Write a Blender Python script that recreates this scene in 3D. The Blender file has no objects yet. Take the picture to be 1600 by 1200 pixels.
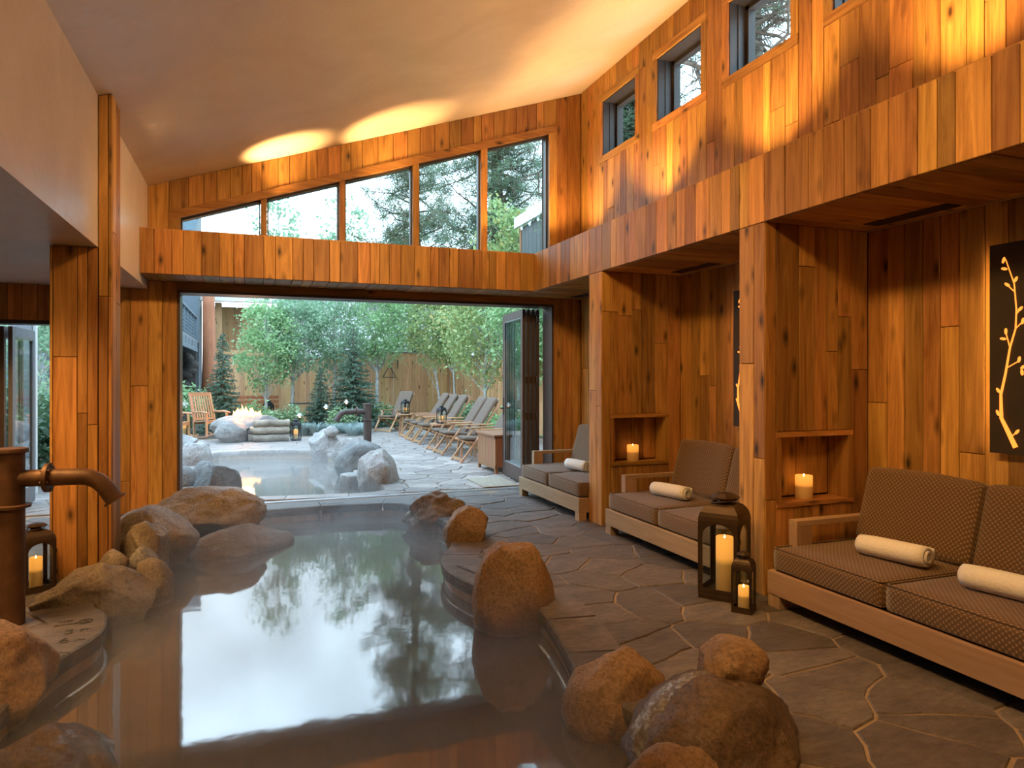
import bpy, bmesh, math, random
from mathutils import Vector, Matrix, noise
from mathutils.geometry import delaunay_2d_cdt
PI = math.pi
SC = bpy.context.scene
COL = SC.collection
rnd = random.Random(7)

# ------------------------------------------------------------------ camera, sky, exposure
cam_d = bpy.data.cameras.new('camera')
cam = bpy.data.objects.new('camera', cam_d); COL.objects.link(cam)
cam.location = (0, 0, 1.5)
cam.rotation_euler = (PI/2, 0, -0.3594)
cam_d.sensor_width = 36; cam_d.lens = 1075.5/1600*36
cam_d.shift_y = -11.8/1600
cam_d.clip_end = 300
SC.camera = cam
SC.view_settings.view_transform = 'Standard'; SC.view_settings.look = 'None'
SC.view_settings.exposure = 0.12; SC.view_settings.gamma = 1.0
SC.view_settings.use_curve_mapping = False
SC.cycles.use_denoising = True
SC.cycles.max_bounces = 8; SC.cycles.diffuse_bounces = 4; SC.cycles.glossy_bounces = 3
SC.cycles.transmission_bounces = 4; SC.cycles.transparent_max_bounces = 12
SC.cycles.volume_bounces = 0
SC.cycles.sample_clamp_indirect = 4.0
SC.cycles.caustics_reflective = False; SC.cycles.caustics_refractive = False

SKY = 5.0
w = bpy.data.worlds.new('dusk_sky'); SC.world = w; w.use_nodes = True
nt = w.node_tree; nt.nodes.clear()
wo = nt.nodes.new('ShaderNodeOutputWorld'); bg = nt.nodes.new('ShaderNodeBackground')
tc = nt.nodes.new('ShaderNodeTexCoord'); sp = nt.nodes.new('ShaderNodeSeparateXYZ'); cr = nt.nodes.new('ShaderNodeValToRGB')
cr.color_ramp.elements[0].position = 0.0; cr.color_ramp.elements[0].color = (0.75, 0.91, 1.0, 1)
cr.color_ramp.elements[1].position = 0.75; cr.color_ramp.elements[1].color = (0.52, 0.77, 1.0, 1)
nt.links.new(tc.outputs['Generated'], sp.inputs[0]); nt.links.new(sp.outputs['Z'], cr.inputs[0])
nt.links.new(cr.outputs[0], bg.inputs['Color']); bg.inputs['Strength'].default_value = SKY
nt.links.new(bg.outputs[0], wo.inputs['Surface'])

WARM = (1.0, 0.545, 0.18)
def spot(name, loc, target, watts, angle, blend=0.6, col=WARM, r=0.05):
    d = bpy.data.lights.new(name, 'SPOT'); d.energy = watts*1.3; d.color = col
    d.spot_size = math.radians(angle); d.spot_blend = blend; d.shadow_soft_size = r
    o = bpy.data.objects.new(name, d); COL.objects.link(o); o.location = loc
    o.rotation_euler = (Vector(target)-Vector(loc)).to_track_quat('-Z', 'Y').to_euler()
    return o

# ------------------------------------------------------------------ key dimensions (metres)
XB, XW = 3.268, 4.20          # face of the right ledge beam, right wall
YB, YW = 7.913, 8.50          # face of the back ledge beam, back wall
ZS, ZT = 2.557, 3.026         # underside and top of the ledge beams
XL, ZL = -1.087, 2.466        # plaster wall on the left, low ceiling
ZW = -0.16                    # water level
def zceil(x): return 3.60 + 0.3357*(x-XL)
YN = -3.2                     # rear wall, behind the camera

# ------------------------------------------------------------------ material helpers
MATS = {}
def new_mat(name):
    m = bpy.data.materials.new(name); m.use_nodes = True
    n = m.node_tree; n.nodes.clear()
    out = n.nodes.new('ShaderNodeOutputMaterial'); b = n.nodes.new('ShaderNodeBsdfPrincipled')
    n.links.new(b.outputs[0], out.inputs['Surface'])
    MATS[name] = m
    return m, n, b, out
def N(n, t, **kw):
    x = n.nodes.new(t)
    for k, v in kw.items():
        if k in x.inputs: x.inputs[k].default_value = v
        else: setattr(x, k, v)
    return x
def ramp(n, src, stops):
    r = n.nodes.new('ShaderNodeValToRGB'); e = r.color_ramp.elements
    while len(e) < len(stops): e.new(0.5)
    for q, (p, c) in zip(e, stops):
        q.position = p; q.color = (c[0], c[1], c[2], 1) if isinstance(c, tuple) else (c, c, c, 1)
    n.links.new(src, r.inputs[0]); return r.outputs[0]
def math_(n, op, a, b=None):
    x = n.nodes.new('ShaderNodeMath'); x.operation = op
    for i, q in enumerate((a, b)):
        if q is None: continue
        if isinstance(q, (int, float)): x.inputs[i].default_value = q
        else: n.links.new(q, x.inputs[i])
    return x.outputs[0]
def mixc(n, f, a, b, mode='MIX'):
    x = n.nodes.new('ShaderNodeMix'); x.data_type = 'RGBA'; x.blend_type = mode
    for i, q in ((0, f), (6, a), (7, b)):
        if isinstance(q, (int, float)): x.inputs[i].default_value = q
        elif isinstance(q, tuple): x.inputs[i].default_value = (q[0], q[1], q[2], 1)
        else: n.links.new(q, x.inputs[i])
    return x.outputs[2]
def bump(n, b, h, strength, dist=0.01):
    x = n.nodes.new('ShaderNodeBump'); x.inputs['Strength'].default_value = strength; x.inputs['Distance'].default_value = dist
    n.links.new(h, x.inputs['Height']); n.links.new(x.outputs[0], b.inputs['Normal'])
def plain(name, col, rough=0.6, metal=0.0, var=0.12, scale=8.0, bmp=0.0):
    m, n, b, o = new_mat(name)
    tx = N(n, 'ShaderNodeTexCoord'); nz = N(n, 'ShaderNodeTexNoise', Scale=scale, Detail=4.0)
    n.links.new(tx.outputs['Object'], nz.inputs['Vector'])
    c = ramp(n, nz.outputs['Fac'], [(0.3, tuple(q*(1-var) for q in col)), (0.7, tuple(min(1, q*(1+var)) for q in col))])
    n.links.new(c, b.inputs['Base Color']); b.inputs['Roughness'].default_value = rough; b.inputs['Metallic'].default_value = metal
    if bmp: bump(n, b, nz.outputs['Fac'], bmp, 0.01)
    return m
def wood(name, axis, dark, light, rough=0.5, var=0.55, knots=True, spec=0.35):
    """boards: grain along `axis`, hue and value of each board its own"""
    m, n, b, o = new_mat(name)
    g = N(n, 'ShaderNodeNewGeometry'); oi = N(n, 'ShaderNodeObjectInfo')
    off = N(n, 'ShaderNodeVectorMath', operation='SCALE'); off.inputs[0].default_value = (31.7, 47.3, 19.1)
    n.links.new(oi.outputs['Random'], off.inputs['Scale'])
    add = N(n, 'ShaderNodeVectorMath', operation='ADD')
    n.links.new(g.outputs['Position'], add.inputs[0]); n.links.new(off.outputs[0], add.inputs[1])
    sc = {'x': (1.1, 13, 13), 'y': (13, 1.1, 13), 'z': (13, 13, 1.1)}[axis]
    mp = N(n, 'ShaderNodeMapping'); mp.inputs['Scale'].default_value = sc; n.links.new(add.outputs[0], mp.inputs[0])
    n1 = N(n, 'ShaderNodeTexNoise', Scale=1.0, Detail=5.0, Roughness=0.6, Distortion=1.3); n.links.new(mp.outputs[0], n1.inputs['Vector'])
    mp2 = N(n, 'ShaderNodeMapping'); mp2.inputs['Scale'].default_value = tuple(q*(7 if q > 2 else 2.2) for q in sc); n.links.new(add.outputs[0], mp2.inputs[0])
    n2 = N(n, 'ShaderNodeTexNoise', Scale=1.0, Detail=3.0); n.links.new(mp2.outputs[0], n2.inputs['Vector'])
    f = math_(n, 'ADD', math_(n, 'MULTIPLY', n1.outputs['Fac'], 0.72), math_(n, 'MULTIPLY', n2.outputs['Fac'], 0.28))
    c = ramp(n, f, [(0.30, dark), (0.70, light)])
    if knots:
        mp3 = N(n, 'ShaderNodeMapping'); mp3.inputs['Scale'].default_value = tuple((6.5 if q > 2 else 2.6) for q in sc); n.links.new(add.outputs[0], mp3.inputs[0])
        vo = N(n, 'ShaderNodeTexVoronoi', Scale=1.0); n.links.new(mp3.outputs[0], vo.inputs['Vector'])
        k = ramp(n, vo.outputs['Distance'], [(0.05, 0.10), (0.12, 0.55), (0.24, 1.0)])
        c = mixc(n, 1.0, c, k, 'MULTIPLY')
    vv = N(n, 'ShaderNodeMapRange'); vv.inputs['To Min'].default_value = 1-var*0.55; vv.inputs['To Max'].default_value = 1+var*0.45
    n.links.new(oi.outputs['Random'], vv.inputs['Value'])
    hs = N(n, 'ShaderNodeHueSaturation'); n.links.new(c, hs.inputs['Color']); n.links.new(vv.outputs[0], hs.inputs['Value'])
    r2 = math_(n, 'FRACT', math_(n, 'MULTIPLY', oi.outputs['Random'], 17.31))
    hh = N(n, 'ShaderNodeMapRange'); hh.inputs['To Min'].default_value = 0.488; hh.inputs['To Max'].default_value = 0.510
    n.links.new(r2, hh.inputs['Value']); n.links.new(hh.outputs[0], hs.inputs['Hue'])
    n.links.new(hs.outputs[0], b.inputs['Base Color'])
    b.inputs['Roughness'].default_value = rough; b.inputs['Specular IOR Level'].default_value = spec
    bump(n, b, n2.outputs['Fac'], 0.25, 0.003)
    return m
for ax in 'xyz':
    wood('oak_'+ax, ax, (0.22, 0.092, 0.020), (0.62, 0.335, 0.095), var=0.7)
    wood('teak_'+ax, ax, (0.30, 0.155, 0.075), (0.48, 0.275, 0.145), var=0.2, knots=False)
    wood('ash_'+ax, ax, (0.32, 0.205, 0.115), (0.46, 0.32, 0.20), var=0.2, knots=False)
    wood('cedar_'+ax, ax, (0.46, 0.25, 0.11), (0.74, 0.47, 0.24), var=0.3)
    wood('chestwood_'+ax, ax, (0.23, 0.105, 0.05), (0.37, 0.185, 0.09), var=0.3, knots=False)
wood('log_z', 'z', (0.30, 0.11, 0.045), (0.48, 0.21, 0.10), var=0.1, knots=False)
wood('greyclad_z', 'z', (0.05, 0.058, 0.06), (0.085, 0.095, 0.10), var=0.25, knots=False)

def mk_plaster():
    m, n, b, o = new_mat('plaster')
    g = N(n, 'ShaderNodeNewGeometry')
    n1 = N(n, 'ShaderNodeTexNoise', Scale=1.3, Detail=6.0, Distortion=1.0); n.links.new(g.outputs['Position'], n1.inputs['Vector'])
    n2 = N(n, 'ShaderNodeTexNoise', Scale=9.0, Detail=6.0, Distortion=2.0); n.links.new(g.outputs['Position'], n2.inputs['Vector'])
    c = ramp(n, n1.outputs['Fac'], [(0.3, (0.62, 0.53, 0.46)), (0.7, (0.72, 0.63, 0.56))])
    n.links.new(c, b.inputs['Base Color'])
    r = ramp(n, n2.outputs['Fac'], [(0.35, 0.30), (0.65, 0.44)]); n.links.new(r, b.inputs['Roughness'])
    b.inputs['Specular IOR Level'].default_value = 0.6
    bump(n, b, n2.outputs['Fac'], 0.18, 0.01)
mk_plaster()

def mk_flag(name, k):
    m, n, b, o = new_mat(name)
    g = N(n, 'ShaderNodeNewGeometry'); oi = N(n, 'ShaderNodeObjectInfo')
    mp = N(n, 'ShaderNodeMapping'); mp.inputs['Scale'].default_value = (1.0, 2.4, 1.0); n.links.new(g.outputs['Position'], mp.inputs[0])
    n1 = N(n, 'ShaderNodeTexNoise', Scale=3.0, Detail=8.0, Roughness=0.65); n.links.new(mp.outputs[0], n1.inputs['Vector'])
    n2 = N(n, 'ShaderNodeTexNoise', Scale=14.0, Detail=6.0, Roughness=0.7); n.links.new(mp.outputs[0], n2.inputs['Vector'])
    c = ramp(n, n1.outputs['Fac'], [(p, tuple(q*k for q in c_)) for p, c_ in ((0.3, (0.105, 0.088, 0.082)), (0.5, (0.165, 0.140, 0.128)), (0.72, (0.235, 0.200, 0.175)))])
    vv = N(n, 'ShaderNodeMapRange'); vv.inputs['To Min'].default_value = 0.68; vv.inputs['To Max'].default_value = 1.28
    n.links.new(oi.outputs['Random'], vv.inputs['Value'])
    hs = N(n, 'ShaderNodeHueSaturation'); n.links.new(c, hs.inputs['Color']); n.links.new(vv.outputs[0], hs.inputs['Value'])
    n.links.new(hs.outputs[0], b.inputs['Base Color']); b.inputs['Roughness'].default_value = 0.55
    sp_ = ramp(n, n2.outputs['Fac'], [(0.35, 0.72), (0.65, 1.25)]); c2 = mixc(n, 1.0, hs.outputs[0], sp_, 'MULTIPLY'); n.links.new(c2, b.inputs['Base Color'])
    h = math_(n, 'ADD', n1.outputs['Fac'], math_(n, 'MULTIPLY', n2.outputs['Fac'], 0.5))
    bump(n, b, h, 0.9, 0.03)
mk_flag('flagstone', 0.78); mk_flag('flagstone_daylit', 1.9)  # same stone twice; the terrace copy has brighter daylight put into its colour
def mk_rock(name, c0, c1, c2, wet=0.62):
    m, n, b, o = new_mat(name)
    g = N(n, 'ShaderNodeNewGeometry'); oi = N(n, 'ShaderNodeObjectInfo')
    n1 = N(n, 'ShaderNodeTexNoise', Scale=2.6, Detail=6.0, Roughness=0.6); n.links.new(g.outputs['Position'], n1.inputs['Vector'])
    n2 = N(n, 'ShaderNodeTexNoise', Scale=55.0, Detail=4.0, Roughness=0.7); n.links.new(g.outputs['Position'], n2.inputs['Vector'])
    n3 = N(n, 'ShaderNodeTexNoise', Scale=9.0, Detail=8.0, Roughness=0.7, Distortion=0.6); n.links.new(g.outputs['Position'], n3.inputs['Vector'])
    c = ramp(n, n1.outputs['Fac'], [(0.3, c0), (0.5, c1), (0.7, c2)])
    sp_ = ramp(n, n2.outputs['Fac'], [(0.34, 0.45), (0.5, 1.0), (0.68, 1.45)])
    c = mixc(n, 0.8, c, sp_, 'MULTIPLY')
    vv = N(n, 'ShaderNodeMapRange'); vv.inputs['To Min'].default_value = 0.8; vv.inputs['To Max'].default_value = 1.15
    n.links.new(oi.outputs['Random'], vv.inputs['Value'])
    hs = N(n, 'ShaderNodeHueSaturation'); n.links.new(c, hs.inputs['Color']); n.links.new(vv.outputs[0], hs.inputs['Value'])
    n.links.new(hs.outputs[0], b.inputs['Base Color']); b.inputs['Roughness'].default_value = wet
    h = math_(n, 'ADD', math_(n, 'MULTIPLY', n3.outputs['Fac'], 1.0), math_(n, 'MULTIPLY', n2.outputs['Fac'], 0.22))
    bump(n, b, h, 0.8, 0.03)
mk_rock('granite', (0.15, 0.115, 0.085), (0.25, 0.20, 0.15), (0.36, 0.30, 0.23))
mk_rock('granite_rust', (0.17, 0.095, 0.05), (0.29, 0.18, 0.095), (0.36, 0.25, 0.15))
mk_rock('granite_wet', (0.055, 0.035, 0.022), (0.10, 0.064, 0.040), (0.17, 0.115, 0.070), wet=0.2)
mk_rock('granite_pale', (0.20, 0.185, 0.175), (0.31, 0.29, 0.275), (0.42, 0.40, 0.375))
mk_rock('granite_dark', (0.09, 0.088, 0.088), (0.14, 0.138, 0.135), (0.22, 0.215, 0.205))
mk_rock('fieldstone', (0.05, 0.045, 0.042), (0.09, 0.082, 0.075), (0.15, 0.135, 0.12))

def mk_water():
    m, n, b, o = new_mat('water')
    g = N(n, 'ShaderNodeNewGeometry')
    n1 = N(n, 'ShaderNodeTexNoise', Scale=2.2, Detail=3.0, Distortion=0.6); n.links.new(g.outputs['Position'], n1.inputs['Vector'])
    n2 = N(n, 'ShaderNodeTexNoise', Scale=7.0, Detail=2.0); n.links.new(g.outputs['Position'], n2.inputs['Vector'])
    b.inputs['Base Color'].default_value = (0.105, 0.082, 0.060, 1)  # brown lifted so the colour also carries the steam haze
    b.inputs['Roughness'].default_value = 0.045; b.inputs['IOR'].default_value = 3.2
    h = math_(n, 'ADD', n1.outputs['Fac'], math_(n, 'MULTIPLY', n2.outputs['Fac'], 0.25))
    bump(n, b, h, 0.010, 0.1)
mk_water()
def mk_trickle():
    m, n, b, o = new_mat('clear_water')
    g = N(n, 'ShaderNodeNewGeometry'); n1 = N(n, 'ShaderNodeTexNoise', Scale=38.0, Detail=4.0); n.links.new(g.outputs['Position'], n1.inputs['Vector'])
    tr = N(n, 'ShaderNodeBsdfTransparent'); b.inputs['Base Color'].default_value = (0.35, 0.33, 0.31, 1); b.inputs['Roughness'].default_value = 0.08; b.inputs['IOR'].default_value = 1.8
    mx = N(n, 'ShaderNodeMixShader'); n.links.new(ramp(n, n1.outputs['Fac'], [(0.38, 0.15), (0.62, 0.75)]), mx.inputs[0])
    n.links.new(tr.outputs[0], mx.inputs[1]); n.links.new(b.outputs[0], mx.inputs[2]); n.links.new(mx.outputs[0], o.inputs['Surface'])
    bump(n, b, n1.outputs['Fac'], 0.6, 0.01)
mk_trickle()
def mk_fabric():
    m, n, b, o = new_mat('fabric')
    t = N(n, 'ShaderNodeTexCoord'); s = N(n, 'ShaderNodeSeparateXYZ'); n.links.new(t.outputs['Object'], s.inputs[0])
    q = math_(n, 'ADD', s.outputs['Z'], s.outputs['X'])
    k = 2*PI/0.030
    a = math_(n, 'SINE', math_(n, 'MULTIPLY', math_(n, 'ADD', s.outputs['Y'], q), k/2*1.0))
    c = math_(n, 'SINE', math_(n, 'MULTIPLY', math_(n, 'SUBTRACT', s.outputs['Y'], q), k/2*1.0))
    v = math_(n, 'ABSOLUTE', math_(n, 'MULTIPLY', a, c))
    col = ramp(n, v, [(0.0, (0.054, 0.026, 0.010)), (0.10, (0.115, 0.061, 0.024)), (0.42, (0.137, 0.076, 0.032)), (0.60, (0.050, 0.023, 0.009)), (0.74, (0.245, 0.148, 0.068)), (1.0, (0.288, 0.180, 0.086))])
    n.links.new(col, b.inputs['Base Color']); b.inputs['Roughness'].default_value = 0.85
    b.inputs['Sheen Weight'].default_value = 0.25
mk_fabric()
plain('lounger_fabric', (0.125, 0.088, 0.064), 0.9, var=0.1, scale=40)
plain('mortar', (0.27, 0.205, 0.145), 0.9, scale=20)
plain('backing', (0.045, 0.02, 0.008), 0.9)
plain('bronze_dark', (0.085, 0.058, 0.048), 0.5, 0.2)
plain('lantern_metal', (0.062, 0.038, 0.022), 0.48, 0.55)
plain('pipe_rust', (0.12, 0.060, 0.030), 0.55, 0.35, var=0.3, scale=12)
plain('pipe_dark', (0.075, 0.055, 0.050), 0.5, 0.4, var=0.2)
plain('iron', (0.03, 0.03, 0.032), 0.5, 0.6)
plain('towel', (0.82, 0.79, 0.74), 0.95, var=0.05, scale=60, bmp=0.3)
plain('white_paint', (0.80, 0.80, 0.78), 0.5, var=0.03)
plain('grey_paint', (0.17, 0.18, 0.20), 0.6, var=0.08)
plain('bluegrey_paint', (0.13, 0.17, 0.20), 0.6, var=0.08)
plain('slate_roof', (0.04, 0.065, 0.08), 0.7, var=0.3, scale=6)
plain('stucco_pale', (0.72, 0.73, 0.76), 0.9, var=0.06)
plain('porch_brown', (0.26, 0.11, 0.045), 0.7, var=0.2)
plain('alu', (0.55, 0.57, 0.60), 0.35, 0.8, var=0.04)
plain('window_dark', (0.040, 0.034, 0.034), 0.45, 0.1)
plain('basin_tile', (0.40, 0.28, 0.18), 0.5, var=0.25, scale=14)
plain('pool_floor', (0.05, 0.04, 0.03), 0.8)
plain('paint_black', (0.03, 0.025, 0.02), 0.8)
plain('doormat', (0.36, 0.31, 0.24), 0.95, var=0.2, scale=30)
plain('soil', (0.055, 0.05, 0.035), 0.95, var=0.4, scale=5)
plain('bark', (0.12, 0.085, 0.065), 0.9, var=0.4, scale=9)
plain('aspen_bark', (0.42, 0.42, 0.40), 0.8, var=0.35, scale=9)
plain('art_plate', (0.050, 0.036, 0.022), 0.55, 0.4, var=0.1)
plain('petal', (0.75, 0.78, 0.70), 0.8)
def leaf(name, cols, trans=0.35):
    m, n, b, o = new_mat(name)
    g = N(n, 'ShaderNodeNewGeometry')
    k = len(cols)
    c = ramp(n, g.outputs['Random Per Island'], [(i/(k-1) if k > 1 else 0, q) for i, q in enumerate(cols)])
    n.links.new(c, b.inputs['Base Color']); b.inputs['Roughness'].default_value = 0.55
    tr = N(n, 'ShaderNodeBsdfTranslucent'); n.links.new(c, tr.inputs[0])
    mx = N(n, 'ShaderNodeMixShader'); mx.inputs[0].default_value = trans
    n.links.new(b.outputs[0], mx.inputs[1]); n.links.new(tr.outputs[0], mx.inputs[2]); n.links.new(mx.outputs[0], o.inputs['Surface'])
leaf('leaf_aspen', [(0.20, 0.36, 0.16), (0.27, 0.45, 0.21), (0.36, 0.54, 0.28), (0.42, 0.60, 0.32)], 0.45)  # aspen, teal and yellow greens lightened in place of misty air
leaf('leaf_teal', [(0.18, 0.32, 0.19), (0.27, 0.42, 0.27), (0.40, 0.54, 0.38)], 0.45)
leaf('leaf_yellow', [(0.24, 0.36, 0.16), (0.36, 0.48, 0.20), (0.46, 0.56, 0.26), (0.30, 0.44, 0.20), (0.60, 0.50, 0.20)], 0.45)
leaf('leaf_shrub', [(0.14, 0.24, 0.10), (0.24, 0.36, 0.18), (0.42, 0.52, 0.36)])
leaf('leaf_dark', [(0.04, 0.085, 0.04), (0.075, 0.13, 0.06)])
leaf('needle_spruce', [(0.055, 0.105, 0.07), (0.085, 0.15, 0.10), (0.14, 0.19, 0.13)], 0.15)
leaf('needle_pine', [(0.07, 0.12, 0.065), (0.11, 0.17, 0.09), (0.17, 0.22, 0.12)], 0.2)
leaf('blue_grass', [(0.26, 0.36, 0.36), (0.36, 0.46, 0.46), (0.44, 0.52, 0.48)], 0.2)
def emit(name, col, s, base=None):
    m, n, b, o = new_mat(name)
    b.inputs['Base Color'].default_value = (*(base or col), 1); b.inputs['Emission Color'].default_value = (*col, 1); b.inputs['Emission Strength'].default_value = s
    return m
emit('branch_glow', (1.0, 0.27, 0.035), 1.8, (0.25, 0.09, 0.02))
emit('halo_led', (1.0, 0.52, 0.17), 30.0)
emit('flame', (1.0, 0.42, 0.09), 9.0)
emit('bulb', (1.0, 0.62, 0.28), 6.0)
emit('led_cyan', (0.5, 0.9, 1.0), 1.5)
def mk_candle():
    """wax lit from within by its wick: the top third glows"""
    m, n, b, o = new_mat('candle_wax')
    t = N(n, 'ShaderNodeTexCoord'); s = N(n, 'ShaderNodeSeparateXYZ'); n.links.new(t.outputs['Generated'], s.inputs[0])
    e = ramp(n, s.outputs['Z'], [(0.0, 0.05), (0.50, 0.14), (0.62, 0.75), (0.9, 1.0)])
    b.inputs['Base Color'].default_value = (0.52, 0.34, 0.15, 1); b.inputs['Roughness'].default_value = 0.5
    b.inputs['Emission Color'].default_value = (1.0, 0.36, 0.05, 1)
    n.links.new(math_(n, 'MULTIPLY', e, 1.0), b.inputs['Emission Strength'])
mk_candle()
def mk_glass():
    m, n, b, o = new_mat('glass')
    b.inputs['Base Color'].default_value = (1, 1, 1, 1)
    tr = N(n, 'ShaderNodeBsdfTransparent'); tr.inputs[0].default_value = (0.93, 0.97, 0.97, 1)
    gl = N(n, 'ShaderNodeBsdfGlossy'); gl.inputs['Roughness'].default_value = 0.02
    fr = N(n, 'ShaderNodeFresnel'); fr.inputs[0].default_value = 1.5
    ge = N(n, 'ShaderNodeNewGeometry'); ff = math_(n, 'MULTIPLY', fr.outputs[0], math_(n, 'SUBTRACT', 1.0, ge.outputs['Backfacing']))
    mx = N(n, 'ShaderNodeMixShader'); n.links.new(ff, mx.inputs[0]); n.links.new(tr.outputs[0], mx.inputs[1]); n.links.new(gl.outputs[0], mx.inputs[2])
    n.links.new(mx.outputs[0], o.inputs['Surface'])
mk_glass()

# ------------------------------------------------------------------ geometry helpers
def put(name, me, mat=None, parent=None, smooth=False, loc=None):
    if mat and not me.materials: me.materials.append(MATS[mat])
    if smooth and len(me.polygons): me.polygons.foreach_set('use_smooth', [True]*len(me.polygons))
    o = bpy.data.objects.new(name, me); COL.objects.link(o)
    if parent: o.parent = parent
    if loc: o.location = loc
    return o
def tag(o, label=None, cat=None, group=None, kind=None):
    if label: o['label'] = label
    if cat: o['category'] = cat
    if group: o['group'] = group
    if kind: o['kind'] = kind
    return o
def thing(name, label, cat, loc=(0, 0, 0), rz=0, group=None, kind=None):
    o = bpy.data.objects.new(name, None); COL.objects.link(o); o.location = loc; o.rotation_euler = (0, 0, rz)
    o.empty_display_size = 0.1
    return tag(o, label, cat, group, kind)
def copy_tree(o, parent=None):
    c = o.copy(); COL.objects.link(c); c.parent = parent
    for ch in list(o.children): copy_tree(ch, c)
    return c

class MB:
    def __init__(s): s.v = []; s.f = []
    def add(s, vs, fs):
        k = len(s.v); s.v += [tuple(q) for q in vs]; s.f += [tuple(i+k for i in q) for q in fs]; return s
    def box(s, c, d, rot=None, bev=0.0):
        x, y, z = d[0]/2, d[1]/2, d[2]/2
        if bev <= 0:
            vs = [Vector((a*x, b*y, e*z)) for e in (-1, 1) for b in (-1, 1) for a in (-1, 1)]
            fs = [(0, 2, 3, 1), (4, 5, 7, 6), (0, 1, 5, 4), (2, 6, 7, 3), (0, 4, 6, 2), (1, 3, 7, 5)]
        else:
            bm = bmesh.new(); bmesh.ops.create_cube(bm, size=1.0)
            for q in bm.verts: q.co = Vector((q.co.x*d[0], q.co.y*d[1], q.co.z*d[2]))
            bmesh.ops.bevel(bm, geom=list(bm.edges), offset=bev, segments=2, affect='EDGES', profile=0.5)
            bm.verts.index_update(); vs = [q.co.copy() for q in bm.verts]; fs = [[q.index for q in f.verts] for f in bm.faces]; bm.free()
        if rot is not None: vs = [rot @ q for q in vs]
        return s.add([q+Vector(c) for q in vs], fs)
    def b2(s, a, b, bev=0.0):
        return s.box([(a[i]+b[i])/2 for i in range(3)], [abs(b[i]-a[i]) for i in range(3)], None, bev)
    def bar(s, p, q, wx, wy, up=(0, 0, 1), bev=0.0):
        p, q = Vector(p), Vector(q); d = q-p; L = d.length; z = d.normalized(); u = Vector(up)
        if abs(z.dot(u)) > 0.98: u = Vector((1, 0, 0))
        x = u.cross(z).normalized(); y = z.cross(x)
        R = Matrix((x, y, z)).transposed()
        return s.box((p+q)/2, (wx, wy, L), R, bev)
    def tube(s, pts, rs, n=10, cap=True):
        pts = [Vector(q) for q in pts]
        if isinstance(rs, (int, float)): rs = [rs]*len(pts)
        vs = []; fs = []; prev = None
        for i, p in enumerate(pts):
            t = (pts[min(i+1, len(pts)-1)]-pts[max(i-1, 0)]).normalized()
            if prev is None:
                a = Vector((0, 0, 1)) if abs(t.z) < 0.9 else Vector((1, 0, 0)); x = a.cross(t).normalized()
            else: x = (prev-t*prev.dot(t)).normalized()
            prev = x; y = t.cross(x)
            for k in range(n):
                a = 2*PI*k/n; vs.append(p+(x*math.cos(a)+y*math.sin(a))*rs[i])
        for i in range(len(pts)-1):
            for k in range(n):
                fs.append((i*n+k, i*n+(k+1) % n, (i+1)*n+(k+1) % n, (i+1)*n+k))
        if cap: fs.append(tuple(range(n-1, -1, -1))); fs.append(tuple(range((len(pts)-1)*n, len(pts)*n)))
        return s.add(vs, fs)
    def lathe(s, prof, n=20, c=(0, 0, 0), rot0=0.0, sx=1.0, sy=1.0):
        vs = []; fs = []
        for r, z in prof:
            for k in range(n):
                a = rot0+2*PI*k/n; vs.append((c[0]+r*math.cos(a)*sx, c[1]+r*math.sin(a)*sy, c[2]+z))
        for i in range(len(prof)-1):
            for k in range(n): fs.append((i*n+k, i*n+(k+1) % n, (i+1)*n+(k+1) % n, (i+1)*n+k))
        fs.append(tuple(range(n-1, -1, -1))); fs.append(tuple(range((len(prof)-1)*n, len(prof)*n)))
        return s.add(vs, fs)
    def prism(s, poly, ax, a, b):
        """2-D polygon extruded along axis ax from a to b; poly in the two remaining axes in order"""
        def P(p, t):
            q = list(p); q.insert(ax, t); return q
        n = len(poly); vs = [P(p, a) for p in poly]+[P(p, b) for p in poly]
        fs = [tuple(range(n-1, -1, -1)), tuple(range(n, 2*n))]+[(i, (i+1) % n, n+(i+1) % n, n+i) for i in range(n)]
        return s.add(vs, fs)
    def mesh(s, name):
        me = bpy.data.meshes.new(name); me.from_pydata(s.v, [], s.f); me.validate(); 
        bm = bmesh.new(); bm.from_mesh(me)
        if len(bm.faces) < 40000: bmesh.ops.recalc_face_normals(bm, faces=list(bm.faces))
        bm.to_mesh(me); bm.free(); return me
    def build(s, name, mat, parent=None, smooth=False, loc=None):
        return put(name, s.mesh(name), mat, parent, smooth, loc)
def autosmooth(o, ang=0.6):
    me = o.data
    bm = bmesh.new(); bm.from_mesh(me)
    for e in bm.edges:
        e.smooth = not (len(e.link_faces) == 2 and e.calc_face_angle(0) > ang)
    for f in bm.faces: f.smooth = True
    bm.to_mesh(me); bm.free(); return o

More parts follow.
